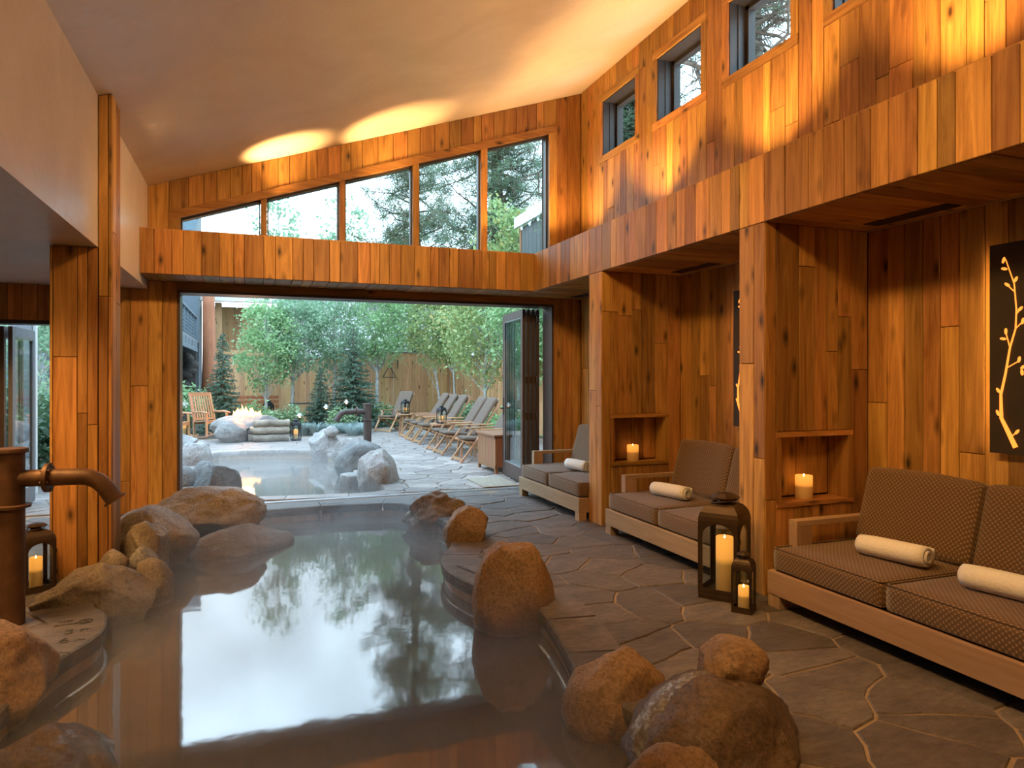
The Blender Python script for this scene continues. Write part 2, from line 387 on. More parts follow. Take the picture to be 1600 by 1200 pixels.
def plank(parent, axis, plane, poly, thick=0.018, mat='oak_z', name='plank', sgn=-1):
    """one board: poly = 4 (s,z) corners, on the plane x=plane (axis 'y'), y=plane (axis 'x') or z=plane (axis 'z': poly in x,y), proud by thick to the side sgn"""
    cx = sum(p[0] for p in poly)/4; cz = sum(p[1] for p in poly)/4
    g = 0.0022; e = 0.0030
    def shrink(d): return [(p[0]+(d if p[0] < cx else -d), p[1]+(d if p[1] < cz else -d)) for p in poly]
    th = thick+rnd.uniform(0, 0.0035)
    r0 = shrink(g); r1 = shrink(g+e)
    def P(p, d):
        d = plane+sgn*d
        return {'y': (d, p[0], p[1]), 'x': (p[0], d, p[1]), 'z': (p[0], p[1], d)}[axis]
    vs = [P(p, 0.0) for p in r0]+[P(p, th-e) for p in r0]+[P(p, th) for p in r1]
    fs = [(3, 2, 1, 0), (8, 9, 10, 11)]
    for k in range(2):
        for i in range(4): fs.append((k*4+i, k*4+(i+1) % 4, k*4+4+(i+1) % 4, k*4+4+i))
    o = Vector(vs[0]); m = MB(); m.add([Vector(q)-o for q in vs], fs)
    return m.build(name, mat, parent, loc=o)
def widths(a, b, lo=0.085, hi=0.205, cuts=()):
    """board edges from a to b, with forced edges at cuts"""
    out = []; marks = sorted([a, b]+[c for c in cuts if a+0.01 < c < b-0.01])
    for p, q in zip(marks, marks[1:]):
        L = q-p; n = max(1, round(L/((lo+hi)/2))); ws = [rnd.uniform(lo, hi) for _ in range(n)]; t = sum(ws); x = p
        for w_ in ws: out.append((x, x+w_*L/t)); x += w_*L/t
    return out
def boards(parent, axis, plane, a, b, zlo, zhi, cuts=(), brk=0.45, mat='oak_z', sgn=-1, lo=0.085, hi=0.205):
    fl = zlo if callable(zlo) else (lambda s: zlo); fh = zhi if callable(zhi) else (lambda s: zhi)
    for p, q in widths(a, b, lo, hi, cuts):
        m_ = (p+q)/2
        if fh(m_)-fl(m_) < 0.01: continue
        br = []
        if fh(m_)-fl(m_) > 0.75 and rnd.random() < brk:
            br.append(fl(m_)+(fh(m_)-fl(m_))*rnd.uniform(0.12, 0.88))
        lev = [None]+br+[None]
        for i in range(len(lev)-1):
            l0 = (fl(p+1e-4), fl(q-1e-4)) if lev[i] is None else (lev[i],)*2
            l1 = (fh(p+1e-4), fh(q-1e-4)) if lev[i+1] is None else (lev[i+1],)*2
            plank(parent, axis, plane, [(p, l0[0]), (q, l0[1]), (q, l1[1]), (p, l1[0])], mat=mat, sgn=sgn)

# ------------------------------------------------------------------ room shell
def struct(name, mb, mat, label, cat):
    return tag(mb.build(name, mat), label, cat, kind='structure')
T = 0.018
# ceiling
m = MB().prism([(XL-0.15, zceil(XL-0.15)), (4.75, zceil(4.75)), (4.75, zceil(4.75)+0.25), (XL-0.15, zceil(XL-0.15)+0.25)], 1, YN-0.1, 8.95)
ceil_o = struct('ceiling', m, 'plaster', 'polished cream plaster ceiling sloping up to the right', 'ceiling')
def unseen_downlight(parent, x, y, z, watts, tgt, ang=95):
    mm = MB().lathe([(0.05, 0.004), (0.075, 0.0), (0.08, -0.006), (0.055, -0.008), (0.05, 0.002)], 20)
    mm.build('unseen_downlight_ring', 'lantern_metal', parent, True, (x, y, z))
    spot('unseen_downlight_lamp', (x, y, z-0.03), tgt, watts, ang, 0.9, r=0.35)
for x, y, wt, tg in ((0.6, 4.2, 380, (3.9, 5.4, 1.1)), (0.6, 2.5, 340, (3.9, 3.2, 0.9)), (0.6, 0.6, 300, (3.9, 1.6, 0.9)), (2.0, 3.2, 1100, (-1.0, 8.4, 1.7)), (0.9, 2.0, 1000, (2.0, 8.0, 2.9)), (1.0, -1.2, 120, (1.0, 0, 0))):  # unseen spots, added to brighten the alcoves, end wall, beam and floor
    unseen_downlight(ceil_o, x, y, zceil(x)-0.01, wt, tg, 48 if wt > 500 else 85)
m = MB().b2((XL-0.15, YN, ZL), (XL, YW+T, zceil(XL)+0.03))
struct('wall_left_upper', m, 'plaster', 'cream plaster upper wall dropping from the ceiling on the left', 'wall')
m = MB().b2((-3.85, YN, ZL), (XL-0.15, YW+T, ZL+0.16))
lowc = struct('ceiling_low', m, 'plaster', 'low plaster ceiling over the left side aisle', 'ceiling')
for x, y, wt in ((-1.75, 4.75, 260), (-2.3, 2.6, 240), (-1.7, 0.6, 240), (-2.4, 7.2, 130)):
    unseen_downlight(lowc, x, y, ZL-0.006, wt, (x+0.35, y+0.8, 0), 110)
m = MB().b2((-3.85, YN, 0), (-3.7, YW+0.25, ZL+0.16))
struct('wall_left', m, 'oak_z', 'oak wall at the far left of the side aisle', 'wall')
m = MB().b2((-3.85, YN-0.15, 0), (4.65, YN, 5.6))
struct('wall_rear', m, 'oak_z', 'oak wall behind the viewer', 'wall')

# right wall with clerestory windows
WIN = [(7.06, 7.88), (5.79, 6.60), (4.56, 5.37), (3.31, 4.12), (2.04, 2.85), (0.77, 1.58)]
Z0, Z1 = 4.33, 5.035
m = MB()
m.b2((XW+T, -0.6, 0), (4.5, YW+0.25, Z0)); m.b2((XW+T, -0.6, Z1), (4.5, YW+0.25, 5.62))
edges = [YW+0.25]+[e for a, b in WIN for e in (b, a)]+[-0.6]
for i in range(0, len(edges), 2): m.b2((XW+T, edges[i+1], Z0-0.01), (4.5, edges[i], Z1+0.01))
wr = struct('wall_right', m, 'backing', 'tall oak-clad right wall with small square clerestory windows', 'wall')
MB().b2((XW, YN, 0), (4.5, -0.6, 5.62)).build('panel', 'oak_z', wr)
DIV = [(6.144, 6.419), (3.792, 4.056), (1.437, 1.70)]
for a, b in ((6.419, 8.482), (4.056, 6.144), (1.70, 3.792), (-0.6, 1.437)):
    boards(wr, 'y', XW+T, a, b, 0.0, ZS, brk=0.6, lo=0.1, hi=0.2)
cas = 0.085
def in_win(s): return any(a-cas < s < b+cas for a, b in WIN)
cuts = [e for a, b in WIN for e in (a-cas, b+cas)]
boards(wr, 'y', XW+T, 0.5, YW-T, 2.98, lambda s: Z0-cas if in_win(s) else zceil(XW), cuts, 0.55)
for a, b in WIN: boards(wr, 'y', XW+T, max(0.5, a-cas), b+cas, Z1+cas, zceil(XW), (), 0)
ords = ['farthest', 'second farthest', 'third farthest', 'fourth farthest', 'fifth farthest', 'nearest']
for i, (a, b) in enumerate(WIN):
    wn = thing('window_%d' % (i+1), '%s of the small square windows high in the right oak wall' % ords[i], 'window', (XW, (a+b)/2, Z0), 0, kind='structure')
    hw = (b-a)/2; hh = Z1-Z0
    MB().b2((-0.008, -hw-cas, -cas), (T, hw+cas, 0)).build('casing', 'oak_y', wn)
    MB().b2((-0.008, -hw-cas, hh), (T, hw+cas, hh+cas)).build('casing', 'oak_y', wn)
    for s in (-1, 1): MB().b2((-0.006, s*hw, 0), (T, s*(hw+cas), hh)).build('casing', 'oak_z', wn)
    f = MB()
    for s in (-1, 1):
        f.b2((0.012, s*hw, 0), (0.30, s*(hw-0.012), hh)); f.b2((0.10, s*(hw-0.012), 0.012), (0.13, s*(hw-0.022), hh-0.012))
        f.b2((0.19, s*(hw-0.012), 0.012), (0.27, s*(hw-0.055), hh-0.012))
    f.b2((0.012, -hw, hh-0.012), (0.30, hw, hh)); f.b2((0.19, -hw, hh-0.055), (0.27, hw, hh-0.012))
    f.b2((0.012, -hw, 0), (0.30, hw, 0.012)); f.b2((0.19, -hw, 0.012), (0.27, hw, 0.055))
    f.build('frame', 'window_dark', wn)
    MB().b2((0.228, -hw+0.05, 0.05), (0.234, hw-0.05, hh-0.05)).build('pane', 'glass', wn)

# back wall with clerestory
def zwin(x): return 3.274+0.3325*(x+0.763)
DX0, DX1, DZ = -0.795, 3.793, 2.468
m = MB(); y0, y1 = YW+T, YW+0.25
m.b2((-1.65, y0, 0), (DX0, y1, 3.06)); m.b2((DX1, y0, 0), (4.5, y1, 3.06)); m.b2((DX0, y0, DZ), (DX1, y1, 3.06))
m.prism([(-1.3, 3.05), (-0.763, 3.05), (-0.763, zceil(-0.763)+0.05), (-1.3, zceil(-1.3)+0.05)], 1, y0, y1)
m.prism([(3.727, 3.05), (4.5, 3.05), (4.5, zceil(4.5)+0.05), (3.727, zceil(3.727)+0.05)], 1, y0, y1)
m.prism([(-0.763, zwin(-0.763)), (3.727, zwin(3.727)), (3.727, zceil(3.727)+0.05), (-0.763, zceil(-0.763)+0.05)], 1, y0, y1)
m.b2((-3.85, y0, 2.089), (-1.65, y1, 2.7)); m.b2((-3.85, y0, 0), (-3.2, y1, 2.1))
wb = struct('wall_back', m, 'backing', 'oak-clad end wall above and beside the wide garden opening', 'wall')
boards(wb, 'x', YW+T, XL, XW, lambda s: zwin(s)+0.095 if -0.878 < s < 3.84 else 2.98, zceil, (-0.878, 3.84), 0.0, lo=0.1, hi=0.2)
boards(wb, 'x', YW+T, -1.65, DX0, 0.0, lambda s: ZL if s < XL else ZS, (XL,), 0.6, lo=0.1, hi=0.21)
boards(wb, 'x', YW+T, DX1, XW, 0.0, ZS, (), 0.3, lo=0.11, hi=0.17)
boards(wb, 'x', YW+T, -3.7, -1.65, 2.089, ZL, (-3.2,), 0.0, lo=0.12, hi=0.2)
boards(wb, 'x', YW+T, -3.7, -3.2, 0, 2.089, (), 0.5)
for p, q in ((DX0, 1.32), (1.32, DX1)):
    plank(wb, 'x', YW+T, [(p, DZ), (q, DZ), (q, ZS), (p, ZS)], 0.024, 'oak_x', 'header_board')
# clerestory: one raked window with five panes
XM = [-0.763, 0.077, 0.153, 0.968, 1.044, 1.868, 1.957, 2.767, 2.864, 3.727]
wn = thing('window_7', 'long raked five-pane window above the back ledge', 'window', (1.5, YW, 3.05), 0, kind='structure')
def W(x, y, z): return (x-1.5, y-YW, z-3.05)
m = MB().prism([(x-1.5, z-3.05) for x, z in ((-0.878, zwin(-0.878)+0.0), (3.84, zwin(3.84)+0.0), (3.84, zwin(3.84)+0.095), (-0.878, zwin(-0.878)+0.095))], 1, -0.012, T)
m.build('casing', 'oak_x', wn)
MB().b2(W(-0.877, YW-0.009, 2.98), W(-0.763, YW+T, zwin(-0.763))).build('casing', 'oak_z', wn)
MB().b2(W(3.727, YW-0.009, 2.98), W(3.839, YW+T, zwin(3.84))).build('casing', 'oak_z', wn)
MB().b2(W(-0.763, YW-0.0, 3.045), W(3.727, YW+0.25, 3.075)).build('sill', 'oak_x', wn)
for k in (1, 3, 5, 7):
    a, b = XM[k], XM[k+1]
    MB().prism([(x-1.5, z-3.05) for x, z in ((a+0.006, 3.07), (b-0.006, 3.07), (b-0.006, zwin(b)), (a+0.006, zwin(a)))], 1, 0.02, 0.2).build('mullion', 'oak_z', wn)
for k in range(0, 10, 2):
    a, b = XM[k], XM[k+1]; e = 0.014
    f = MB()
    for (p, q) in ((a, a+e), (b-e, b)):
        f.prism([(x-1.5, z-3.05) for x, z in ((p, 3.07), (q, 3.07), (q, zwin(q)), (p, zwin(p)))], 1, 0.08, 0.16)
    f.prism([(x-1.5, z-3.05) for x, z in ((a, zwin(a)-e*1.3), (b, zwin(b)-e*1.3), (b, zwin(b)), (a, zwin(a)))], 1, 0.08, 0.16)
    f.build('sash', 'window_dark', wn)
    MB().prism([(x-1.5, z-3.05) for x, z in ((a+e, 3.07), (b-e, 3.07), (b-e, zwin(b-e)-e), (a+e, zwin(a+e)-e))], 1, 0.117, 0.123).build('pane', 'glass', wn)

# ledge beams
m = MB().b2((XL, YB+T, ZS+T), (XB, YW+T, ZT-0.012))
t1 = struct('trim_1', m, 'backing', 'oak-clad ledge beam across the end wall over the opening', 'beam')
for p, q in widths(XL, XB, 0.085, 0.2):
    plank(t1, 'x', YB+T, [(p, ZS), (q, ZS), (q, ZT), (p, ZT)])
    plank(t1, 'z', ZS+T, [(p, YB+T), (q, YB+T), (q, YW-0.006), (p, YW-0.006)], mat='oak_y')
MB().b2((XL, YB, ZT-0.012), (XB, YW, ZT)).build('ledge_top', 'oak_x', t1)
m = MB().b2((XB+T, YN, ZS+T), (XW, YW, ZT-0.012))
t2 = struct('trim_2', m, 'backing', 'deep oak-clad ledge beam running the length of the right wall', 'beam')
MB().b2((XB, YN, ZS), (XB+T, 0.4, ZT)).build('panel', 'oak_z', t2)
for p, q in widths(0.4, YB, 0.09, 0.21, [d for D in DIV for d in D][:4]):
    plank(t2, 'y', XB+T, [(p, ZS), (q, ZS), (q, ZT), (p, ZT)])
for a, b in ((6.419, YW), (4.056, 6.144), (1.70, 3.792), (0.0, 1.437)):
    for p, q in widths(a, b, 0.11, 0.2):
        plank(t2, 'z', ZS+T, [(XB+T, p), (XW-T-0.002, p), (XW-T-0.002, q), (XB+T, q)], mat='oak_x')
    MB().b2((XW-T-0.022, a+0.003, ZS-0.012), (XW-T, min(b, YW-T)-0.003, ZS)).build('cove_strip', 'ash_y', t2)
    yc = b-0.49
    g = MB().b2((3.955, yc-0.31, ZS-0.004), (4.095, yc+0.31, ZS-0.0005))
    go = g.build('vent_grille', 'paint_black', t2)
    for k in range(4): MB().b2((3.965+0.034*k, yc-0.30, ZS-0.010), (3.975+0.034*k, yc+0.30, ZS-0.004)).build('vent_slat', 'bronze_dark', go)
MB().b2((XB, YN, ZT-0.012), (XW, YW, ZT)).build('ledge_top', 'oak_y', t2)
# uplights standing on the ledges, below the sight line
def uplight(parent, x, y, watts, tgt, ang):
    MB().lathe([(0.05, 0.0), (0.055, 0.004), (0.055, 0.042), (0.047, 0.042), (0.045, 0.015)], 16).build('uplight_can', 'bronze_dark', parent, True, (x, y, ZT))
    spot('uplight_lamp', (x, y, ZT+0.05), tgt, watts, ang, 0.75)
for x in (0.30, 1.52): uplight(t1, x, 8.22, 260, (x+0.02, 8.12, 6), 58)
uplight(t1, 2.85, 8.24, 45, (2.9, 8.2, 6), 90)
for y, wt in ((8.05, 120), (6.45, 190), (4.70, 190), (2.95, 190), (1.2, 190), (-0.6, 190), (-2.2, 190)):
    uplight(t2, 3.60, y, wt, (4.02, y+0.05, 5.2), 100)
for y in (7.2, 5.6, 3.9, 2.1, 0.3, -1.5):      # floods added to brighten the middle of the ceiling
    uplight(t2, 3.45, y, 55, (0.8, y, 4.6), 130)

# dividers between the alcoves
for i, (a, b) in enumerate(DIV):
    nx0, nx1, nz0, nz1 = 3.392, 4.018, 0.622, 1.092
    m = MB(); y0 = a+T
    m.b2((XB+T, y0, 0), (nx0, b-0.002, ZS)); m.b2((nx1, y0, 0), (XW, b-0.002, ZS))
    m.b2((nx0, y0, 0), (nx1, b-0.002, nz0)); m.b2((nx0, y0, nz1), (nx1, b-0.002, ZS)); m.b2((nx0, a+0.2, nz0), (nx1, b-0.002, nz1))
    dv = struct('trim_%d' % (3+i), m, 'backing', ['farthest oak divider between the sofa alcoves, lit niche on its side', 'middle oak divider standing behind the two floor lanterns', 'nearest oak divider between alcoves'][i], 'divider')
    for p, q in ((a, a+0.11), (a+0.11, b)):
        zb = rnd.uniform(0.5, 1.6)
        plank(dv, 'y', XB+T, [(p, 0), (q, 0), (q, zb), (p, zb)]); plank(dv, 'y', XB+T, [(p, zb), (q, zb), (q, ZS), (p, ZS)])
    boards(dv, 'x', a+T, XB+0.002, nx0-0.025, 0, ZS, (), 0.6); boards(dv, 'x', a+T, nx1+0.025, XW-0.002, 0, ZS, (), 0.3, lo=0.09, hi=0.17)
    boards(dv, 'x', a+T, nx0-0.025, nx1+0.025, nz1+0.025, ZS, (), 0.6); boards(dv, 'x', a+T, nx0-0.025, nx1+0.025, 0, nz0-0.025, (), 0)
    boards(dv, 'x', a+0.2, nx0+0.013, nx1-0.013, nz0+0.012, nz1-0.012, (), 0)
    fr = MB().b2((nx0-0.03, a-0.012, nz1-0.012), (nx1+0.03, a+0.18, nz1+0.025)); fr.build('niche_head', 'oak_x', dv)
    MB().b2((nx0-0.03, a-0.012, nz0-0.025), (nx1+0.03, a+0.185, nz0+0.004)).build('niche_shelf', 'oak_x', dv)
    for p, q in ((nx0-0.025, nx0+0.012), (nx1-0.012, nx1+0.025)): MB().b2((p, a-0.008, nz0+0.001), (q, a+0.18, nz1-0.013)).build('niche_side', 'oak_z', dv)

# column on the left
CX0, CX1, CY0, CY1 = -1.397, -0.995, 5.90, 6.24
m = MB().b2((CX0+T, CY0+T, 0), (CX1-T, CY1, ZL-0.002)); m.b2((XL+0.002, CY0+T, ZL-0.002), (CX1-T, CY1, zceil(XL)+0.01))
cl = struct('trim_6', m, 'backing', 'square oak column on the left rising to the ceiling', 'column')
for p, q in ((CX0, -1.375), (-1.375, -1.22), (-1.22, -1.155), (-1.155, XL)):
    zb = rnd.uniform(0.9, 1.9)
    plank(cl, 'x', CY0+T, [(p, 0), (q, 0), (q, zb), (p, zb)]); plank(cl, 'x', CY0+T, [(p, zb), (q, zb), (q, ZL-0.002), (p, ZL-0.002)])
for p, q in ((XL+0.003, -1.02), (-1.02, CX1)):
    plank(cl, 'x', CY0+T, [(p, 0), (q, 0), (q, 2.1), (p, 2.1)]); plank(cl, 'x', CY0+T, [(p, 2.1), (q, 2.1), (q, zceil(q)-0.003), (p, zceil(p)-0.003)])
for p, q in ((CY0+T, 6.06), (6.06, CY1)):
    zb = rnd.uniform(1.5, 2.8)
    plank(cl, 'y', CX1-T, [(p, 0), (q, 0), (q, zb), (p, zb)], sgn=1); plank(cl, 'y', CX1-T, [(p, zb), (q, zb), (q, zceil(CX1)-0.006), (p, zceil(CX1)-0.006)], sgn=1)

# ------------------------------------------------------------------ pools, floor and terrace
def smooth_loop(pts, step=0.06):
    out = []; n = len(pts)
    for i in range(n):
        p0, p1, p2, p3 = [Vector(pts[(i+k-1) % n]) for k in range(4)]
        k = max(2, int((p2-p1).length/step))
        for j in range(k):
            t = j/k
            out.append(0.5*((2*p1)+(p2-p0)*t+(2*p0-5*p1+4*p2-p3)*t*t+(3*p1-p0-3*p2+p3)*t**3))
    return out
def offset_loop(L, d):
    n = len(L); out = []
    for i in range(n):
        t = (L[(i+3) % n]-L[i-3]).normalized(); nn = Vector((t.y, -t.x)); out.append(L[i]+nn*d)
    return out
def ccw(L): return L if sum(a.x*b.y-b.x*a.y for a, b in zip(L, L[1:]+L[:1])) > 0 else L[::-1]
P1 = [(-0.10, 8.15), (0.33, 8.2), (0.86, 8.22), (1.3, 8.18), (1.65, 8.05), (1.80, 7.65), (1.81, 7.24), (1.85, 6.58), (1.66, 5.97), (1.465, 5.565), (1.40, 5.18), (1.436, 4.9), (1.53, 4.62),
      (1.70, 4.3), (1.71, 4.0), (1.634, 3.57), (1.53, 3.08), (1.60, 2.6), (1.60, 2.1), (1.40, 1.5), (0.9, 1.15), (0.1, 1.05), (-0.5, 1.3), (-0.85, 1.9), (-1.0, 2.8), (-1.06, 3.6), (-0.97, 4.2),
      (-0.835, 4.6), (-0.86, 4.95), (-0.98, 5.2), (-1.0, 5.6), (-0.78, 6.2), (-0.68, 7.0), (-0.62, 7.6), (-0.42, 8.0)]
P2 = [(-0.35, 9.22), (0.03, 9.14), (0.9, 9.02), (1.35, 9.00), (1.60, 9.12), (1.66, 9.45), (1.58, 9.9), (1.45, 10.5), (1.50, 11.4), (1.45, 12.6), (1.40, 13.6), (1.15, 14.35), (0.5, 14.75), (-0.3, 14.85), (-0.72, 14.7), (-0.95, 13.6), (-0.85, 12.2), (-0.75, 11.0), (-0.6, 9.9)]
L1 = ccw(smooth_loop(P1)); L2 = ccw(smooth_loop(P2))
O1 = offset_loop(L1, 0.30); O2 = offset_loop(L2, 0.26)

def tri_regions(outer, holes):
    """triangles of polygon outer minus holes"""
    vs = []; es = []; fs = []
    for poly in [outer]+holes:
        k = len(vs); vs += [Vector((p[0], p[1])) for p in poly]; n = len(poly); fs.append([k+i for i in range(n)])
    r = delaunay_2d_cdt(vs, [], fs, 1, 1e-6)
    tris = [f for f, of in zip(r[2], r[5]) if of == [0] or (0 in of and len(of) == 1)]
    return r[0], tris
def slab(name, outer, holes, z0, z1, mat, label, cat):
    v, t = tri_regions(outer, holes); mb = MB()
    mb.add([(p.x, p.y, z1) for p in v], t)
    return tag(mb.build(name, mat), label, cat, kind='structure')
def wob(p):
    q = Vector((p[0]*1.9, p[1]*1.9, 0.3)); a = noise.noise(q); b = noise.noise(q+Vector((17.2, 5.1, 3.3)))
    q2 = q*3.1; return Vector((p[0]+0.075*a+0.025*noise.noise(q2), p[1]+0.06*b+0.025*noise.noise(q2+Vector((3.3, 9.1, 0)))))
def voronoi(rect, dx, dy, gap, seed):
    R = random.Random(seed); x0, y0, x1, y1 = rect; S = []
    nx = max(1, round((x1-x0)/dx)); ny = max(1, round((y1-y0)/dy))
    for j in range(-1, ny+1):
        for i in range(-1, nx+1):
            S.append(Vector((x0+(i+0.5+0.5*(j % 2)+R.uniform(-0.42, 0.42))*(x1-x0)/nx, y0+(j+0.5+R.uniform(-0.40, 0.40))*(y1-y0)/ny)))
    S = [s for s in S if R.random() > 0.08]
    cells = []
    for s in S:
        if not (x0 <= s.x <= x1 and y0 <= s.y <= y1): continue
        poly = [Vector((x0, y0)), Vector((x1, y0)), Vector((x1, y1)), Vector((x0, y1))]
        for q in sorted(S, key=lambda q: (q-s).length_squared)[1:22]:
            d = q-s; L = d.length; nrm = d/L; lim = L/2-gap/2
            new = []
            for a, b in zip(poly, poly[1:]+poly[:1]):
                da = (a-s).dot(nrm)-lim; db = (b-s).dot(nrm)-lim
                if da <= 0: new.append(a)
                if (da < 0) != (db < 0): new.append(a+(b-a)*(da/(da-db)))
            poly = new
            if len(poly) < 3: break
        if len(poly) < 3: continue
        cells.append((s, poly))
    return cells
def refine(poly, k=0.10):
    out = []
    for a, b in zip(poly, poly[1:]+poly[:1]):
        n = max(1, int((b-a).length/k))
        for j in range(n): out.append(wob(a+(b-a)*(j/n)))
    return out
def inside(p, L):
    c = False; x, y = p
    for a, b in zip(L, L[1:]+L[:1]):
        if (a.y > y) != (b.y > y) and x < (b.x-a.x)*(y-a.y)/(b.y-a.y)+a.x: c = not c
    return c
def stone_geo(poly, holes, top, bot, R):
    """top face and sides of one flagstone, cut by holes; returns verts, faces"""
    near = [h for h in holes if any(inside(p, h) for p in poly)]
    if near and all(inside(p, near[0]) for p in poly): return None
    if near:
        xs = [p.x for p in poly]; ys = [p.y for p in poly]
        v, t = tri_regions(poly, near)
        if not t: return None
    else: v, t = [Vector(p) for p in poly], [list(range(len(poly)))]
    cnt = {}
    for f in t:
        for a, b in zip(f, f[1:]+f[:1]) if isinstance(f, list) else zip(f, tuple(f[1:])+(f[0],)):
            k = (min(a, b), max(a, b)); cnt.setdefault(k, []).append((a, b))
    used = sorted({i for f in t for i in f}); mp = {i: k for k, i in enumerate(used)}; n = len(used)
    c = Vector((sum(v[i].x for i in used)/n, sum(v[i].y for i in used)/n)); tilt = (R.uniform(-0.006, 0.006), R.uniform(-0.006, 0.006)); dz = R.uniform(-0.002, 0.003)
    vs = []
    for i in used:
        q = v[i]+(c-v[i]).normalized()*0.006; vs.append((q.x, q.y, top+dz+tilt[0]*(q.x-c.x)+tilt[1]*(q.y-c.y)))
    for i in used: vs.append((v[i].x, v[i].y, top-0.006))
    for i in used: vs.append((v[i].x, v[i].y, bot))
    fs = [tuple(mp[i] for i in f) for f in t]
    for k, e in cnt.items():
        if len(e) == 1:
            a, b = mp[e[0][0]], mp[e[0][1]]; fs.append((a, a+n, b+n, b)); fs.append((a+n, a+2*n, b+2*n, b+n))
    return c, vs, fs
def pave(parent, rect, dx, dy, gap, seed, holes, keep=lambda c: True, stuff=lambda c: False, mat='flagstone'):
    R = random.Random(seed+1); acc = MB()
    for s, poly in voronoi(rect, dx, dy, gap, seed):
        if not keep(s): continue
        g = stone_geo(refine(poly), holes, 0.0, -0.02, R)
        if not g: continue
        c, vs, fs = g
        if stuff(s): acc.add(vs, fs); continue
        MB().add([(q[0]-c.x, q[1]-c.y, q[2]) for q in vs], fs).build('flagstone', mat, parent, loc=(c.x, c.y, 0))
    if acc.v: tag(acc.build('paving', mat, parent), kind='stuff')
fl = slab('floor', [(-3.85, YN-0.1), (4.3, YN-0.1), (4.3, 8.64), (-3.85, 8.64)], [offset_loop(L1, 0.05)], -0.1, -0.007, 'mortar', 'crazy-paved flagstone floor around the indoor pool', 'floor')
pave(fl, (1.2, 0.5, 4.2, 8.60), 0.52, 0.33, 0.014, 11, [O1], lambda s: s.x > 0.9)
pave(fl, (-3.7, 1.5, 1.2, 8.60), 0.52, 0.36, 0.011, 12, [O1], lambda s: (s.x < -0.6 and s.y > 2.5) or s.y > 7.8)
te = slab('floor_terrace', [(-4.6, 8.64), (6.55, 8.64), (6.55, 20.3), (2.2, 20.8), (1.6, 18.0), (-4.6, 18.4)], [offset_loop(L2, 0.05)], -0.1, -0.014, 'mortar', 'crazy-paved stone terrace in the garden', 'terrace')
pave(te, (-4.5, 8.78, 6.5, 20.2), 0.46, 0.38, 0.020, 13, [O2], lambda s: s.y < 17.9 or s.x > 2.2, lambda s: s.y > 13.6 or s.x > 3.9 or (s.x < -1.3 and s.y > 9.6), 'flagstone_daylit')
tag(MB().b2((-25, 16, -0.3), (40, 60, -0.03)).b2((-25, 8.6, -0.3), (-4.6, 16, -0.03)).b2((6.55, 8.6, -0.3), (40, 16, -0.03)).build('ground', 'soil'), 'dark planted soil around the terrace', 'ground', kind='structure')

def coping(loop, wd, parent, seed, mat='flagstone', zt=0.004, zb=-0.085):
    R = random.Random(seed); n = len(loop); O = offset_loop(loop, wd); i = 0
    while i < n:
        k = min(R.randint(8, 13), n-i)
        while i+k < n and (loop[i+k]-Vector((-0.86, 4.66))).length < 0.30: k += 1      # the marked stone is one piece
        if n-i-k < 5: k = n-i
        vs = []; fs = []; dz = R.uniform(-0.002, 0.004)
        for j in range(k+1):
            a = loop[(i+j) % n]; b = O[(i+j) % n]; d = (b-a).normalized()
            nn = noise.noise(Vector((a.x*9, a.y*9, 0)))*0.010
            a = a+d*nn
            if j == 0: sh = (loop[(i+1) % n]-loop[i % n]).normalized()*0.005
            elif j == k: sh = (loop[(i+k-1) % n]-loop[(i+k) % n]).normalized()*0.005
            else: sh = Vector((0, 0))
            a = a+sh; b = b+sh
            vs += [(a.x, a.y, zb), (a.x-d.x*0.006, a.y-d.y*0.006, (zb+zt)/2), (a.x, a.y, zt-0.010+dz), (a.x+d.x*0.012, a.y+d.y*0.012, zt+dz), (b.x, b.y, zt+dz), (b.x, b.y, -0.03)]
        for j in range(k):
            for q in range(5): fs.append((j*6+q, (j+1)*6+q, (j+1)*6+q+1, j*6+q+1))
        fs.append(tuple(range(6))); fs.append(tuple(range(k*6+5, k*6-1, -1)))
        c = vs[0]
        MB().add([(q[0]-c[0], q[1]-c[1], q[2]) for q in vs], fs).build('coping_stone', mat, parent, loc=(c[0], c[1], 0))
        i += k
def pool(name, label, loop, wd, seed, wlabel):
    p = thing(name, label, 'pool', (sum(q.x for q in loop)/len(loop), sum(q.y for q in loop)/len(loop), 0)); ox, oy = p.location.x, p.location.y
    p.location = (0, 0, 0)
    Lb = offset_loop(loop, 0.02); n = len(Lb); mb = MB()
    for z in (-0.0855, -0.185, -1.1): mb.add([(q.x, q.y, z) for q in (Lb if z > -0.18 else offset_loop(loop, 0.03))], [])
    for k in range(2): mb.f += [(k*n+i, k*n+(i+1) % n, (k+1)*n+(i+1) % n, (k+1)*n+i) for i in range(n)]
    mb.build('basin_wall', 'basin_tile', p)
    v, t = tri_regions(Lb, [])
    MB().add([(q.x, q.y, -1.1) for q in v], t).build('basin_floor', 'pool_floor', p)
    coping(loop, wd, p, seed, 'flagstone' if seed == 5 else 'flagstone_daylit')
    wp = offset_loop(loop, 0.028); v, t = tri_regions(wp, [])
    me = MB().add([(q.x, q.y, ZW) for q in v], t)
    tag(me.build(wlabel[0], 'water'), wlabel[1], 'water', kind='stuff')
    return p
pool1 = pool('soaking_pool', 'indoor soaking pool with irregular flagstone coping', L1, 0.31, 5, ('pool_water', 'still dark water of the indoor soaking pool'))
pool2 = pool('garden_pool', 'garden soaking pool edged with boulders beyond the opening', L2, 0.27, 6, ('pool_water', 'steaming water of the garden pool by the fire pit'))
th = thing('trim_7', 'metal sliding-door track sunk in the paving at the garden opening', 'threshold', (1.5, 8.68, 0), kind='structure')
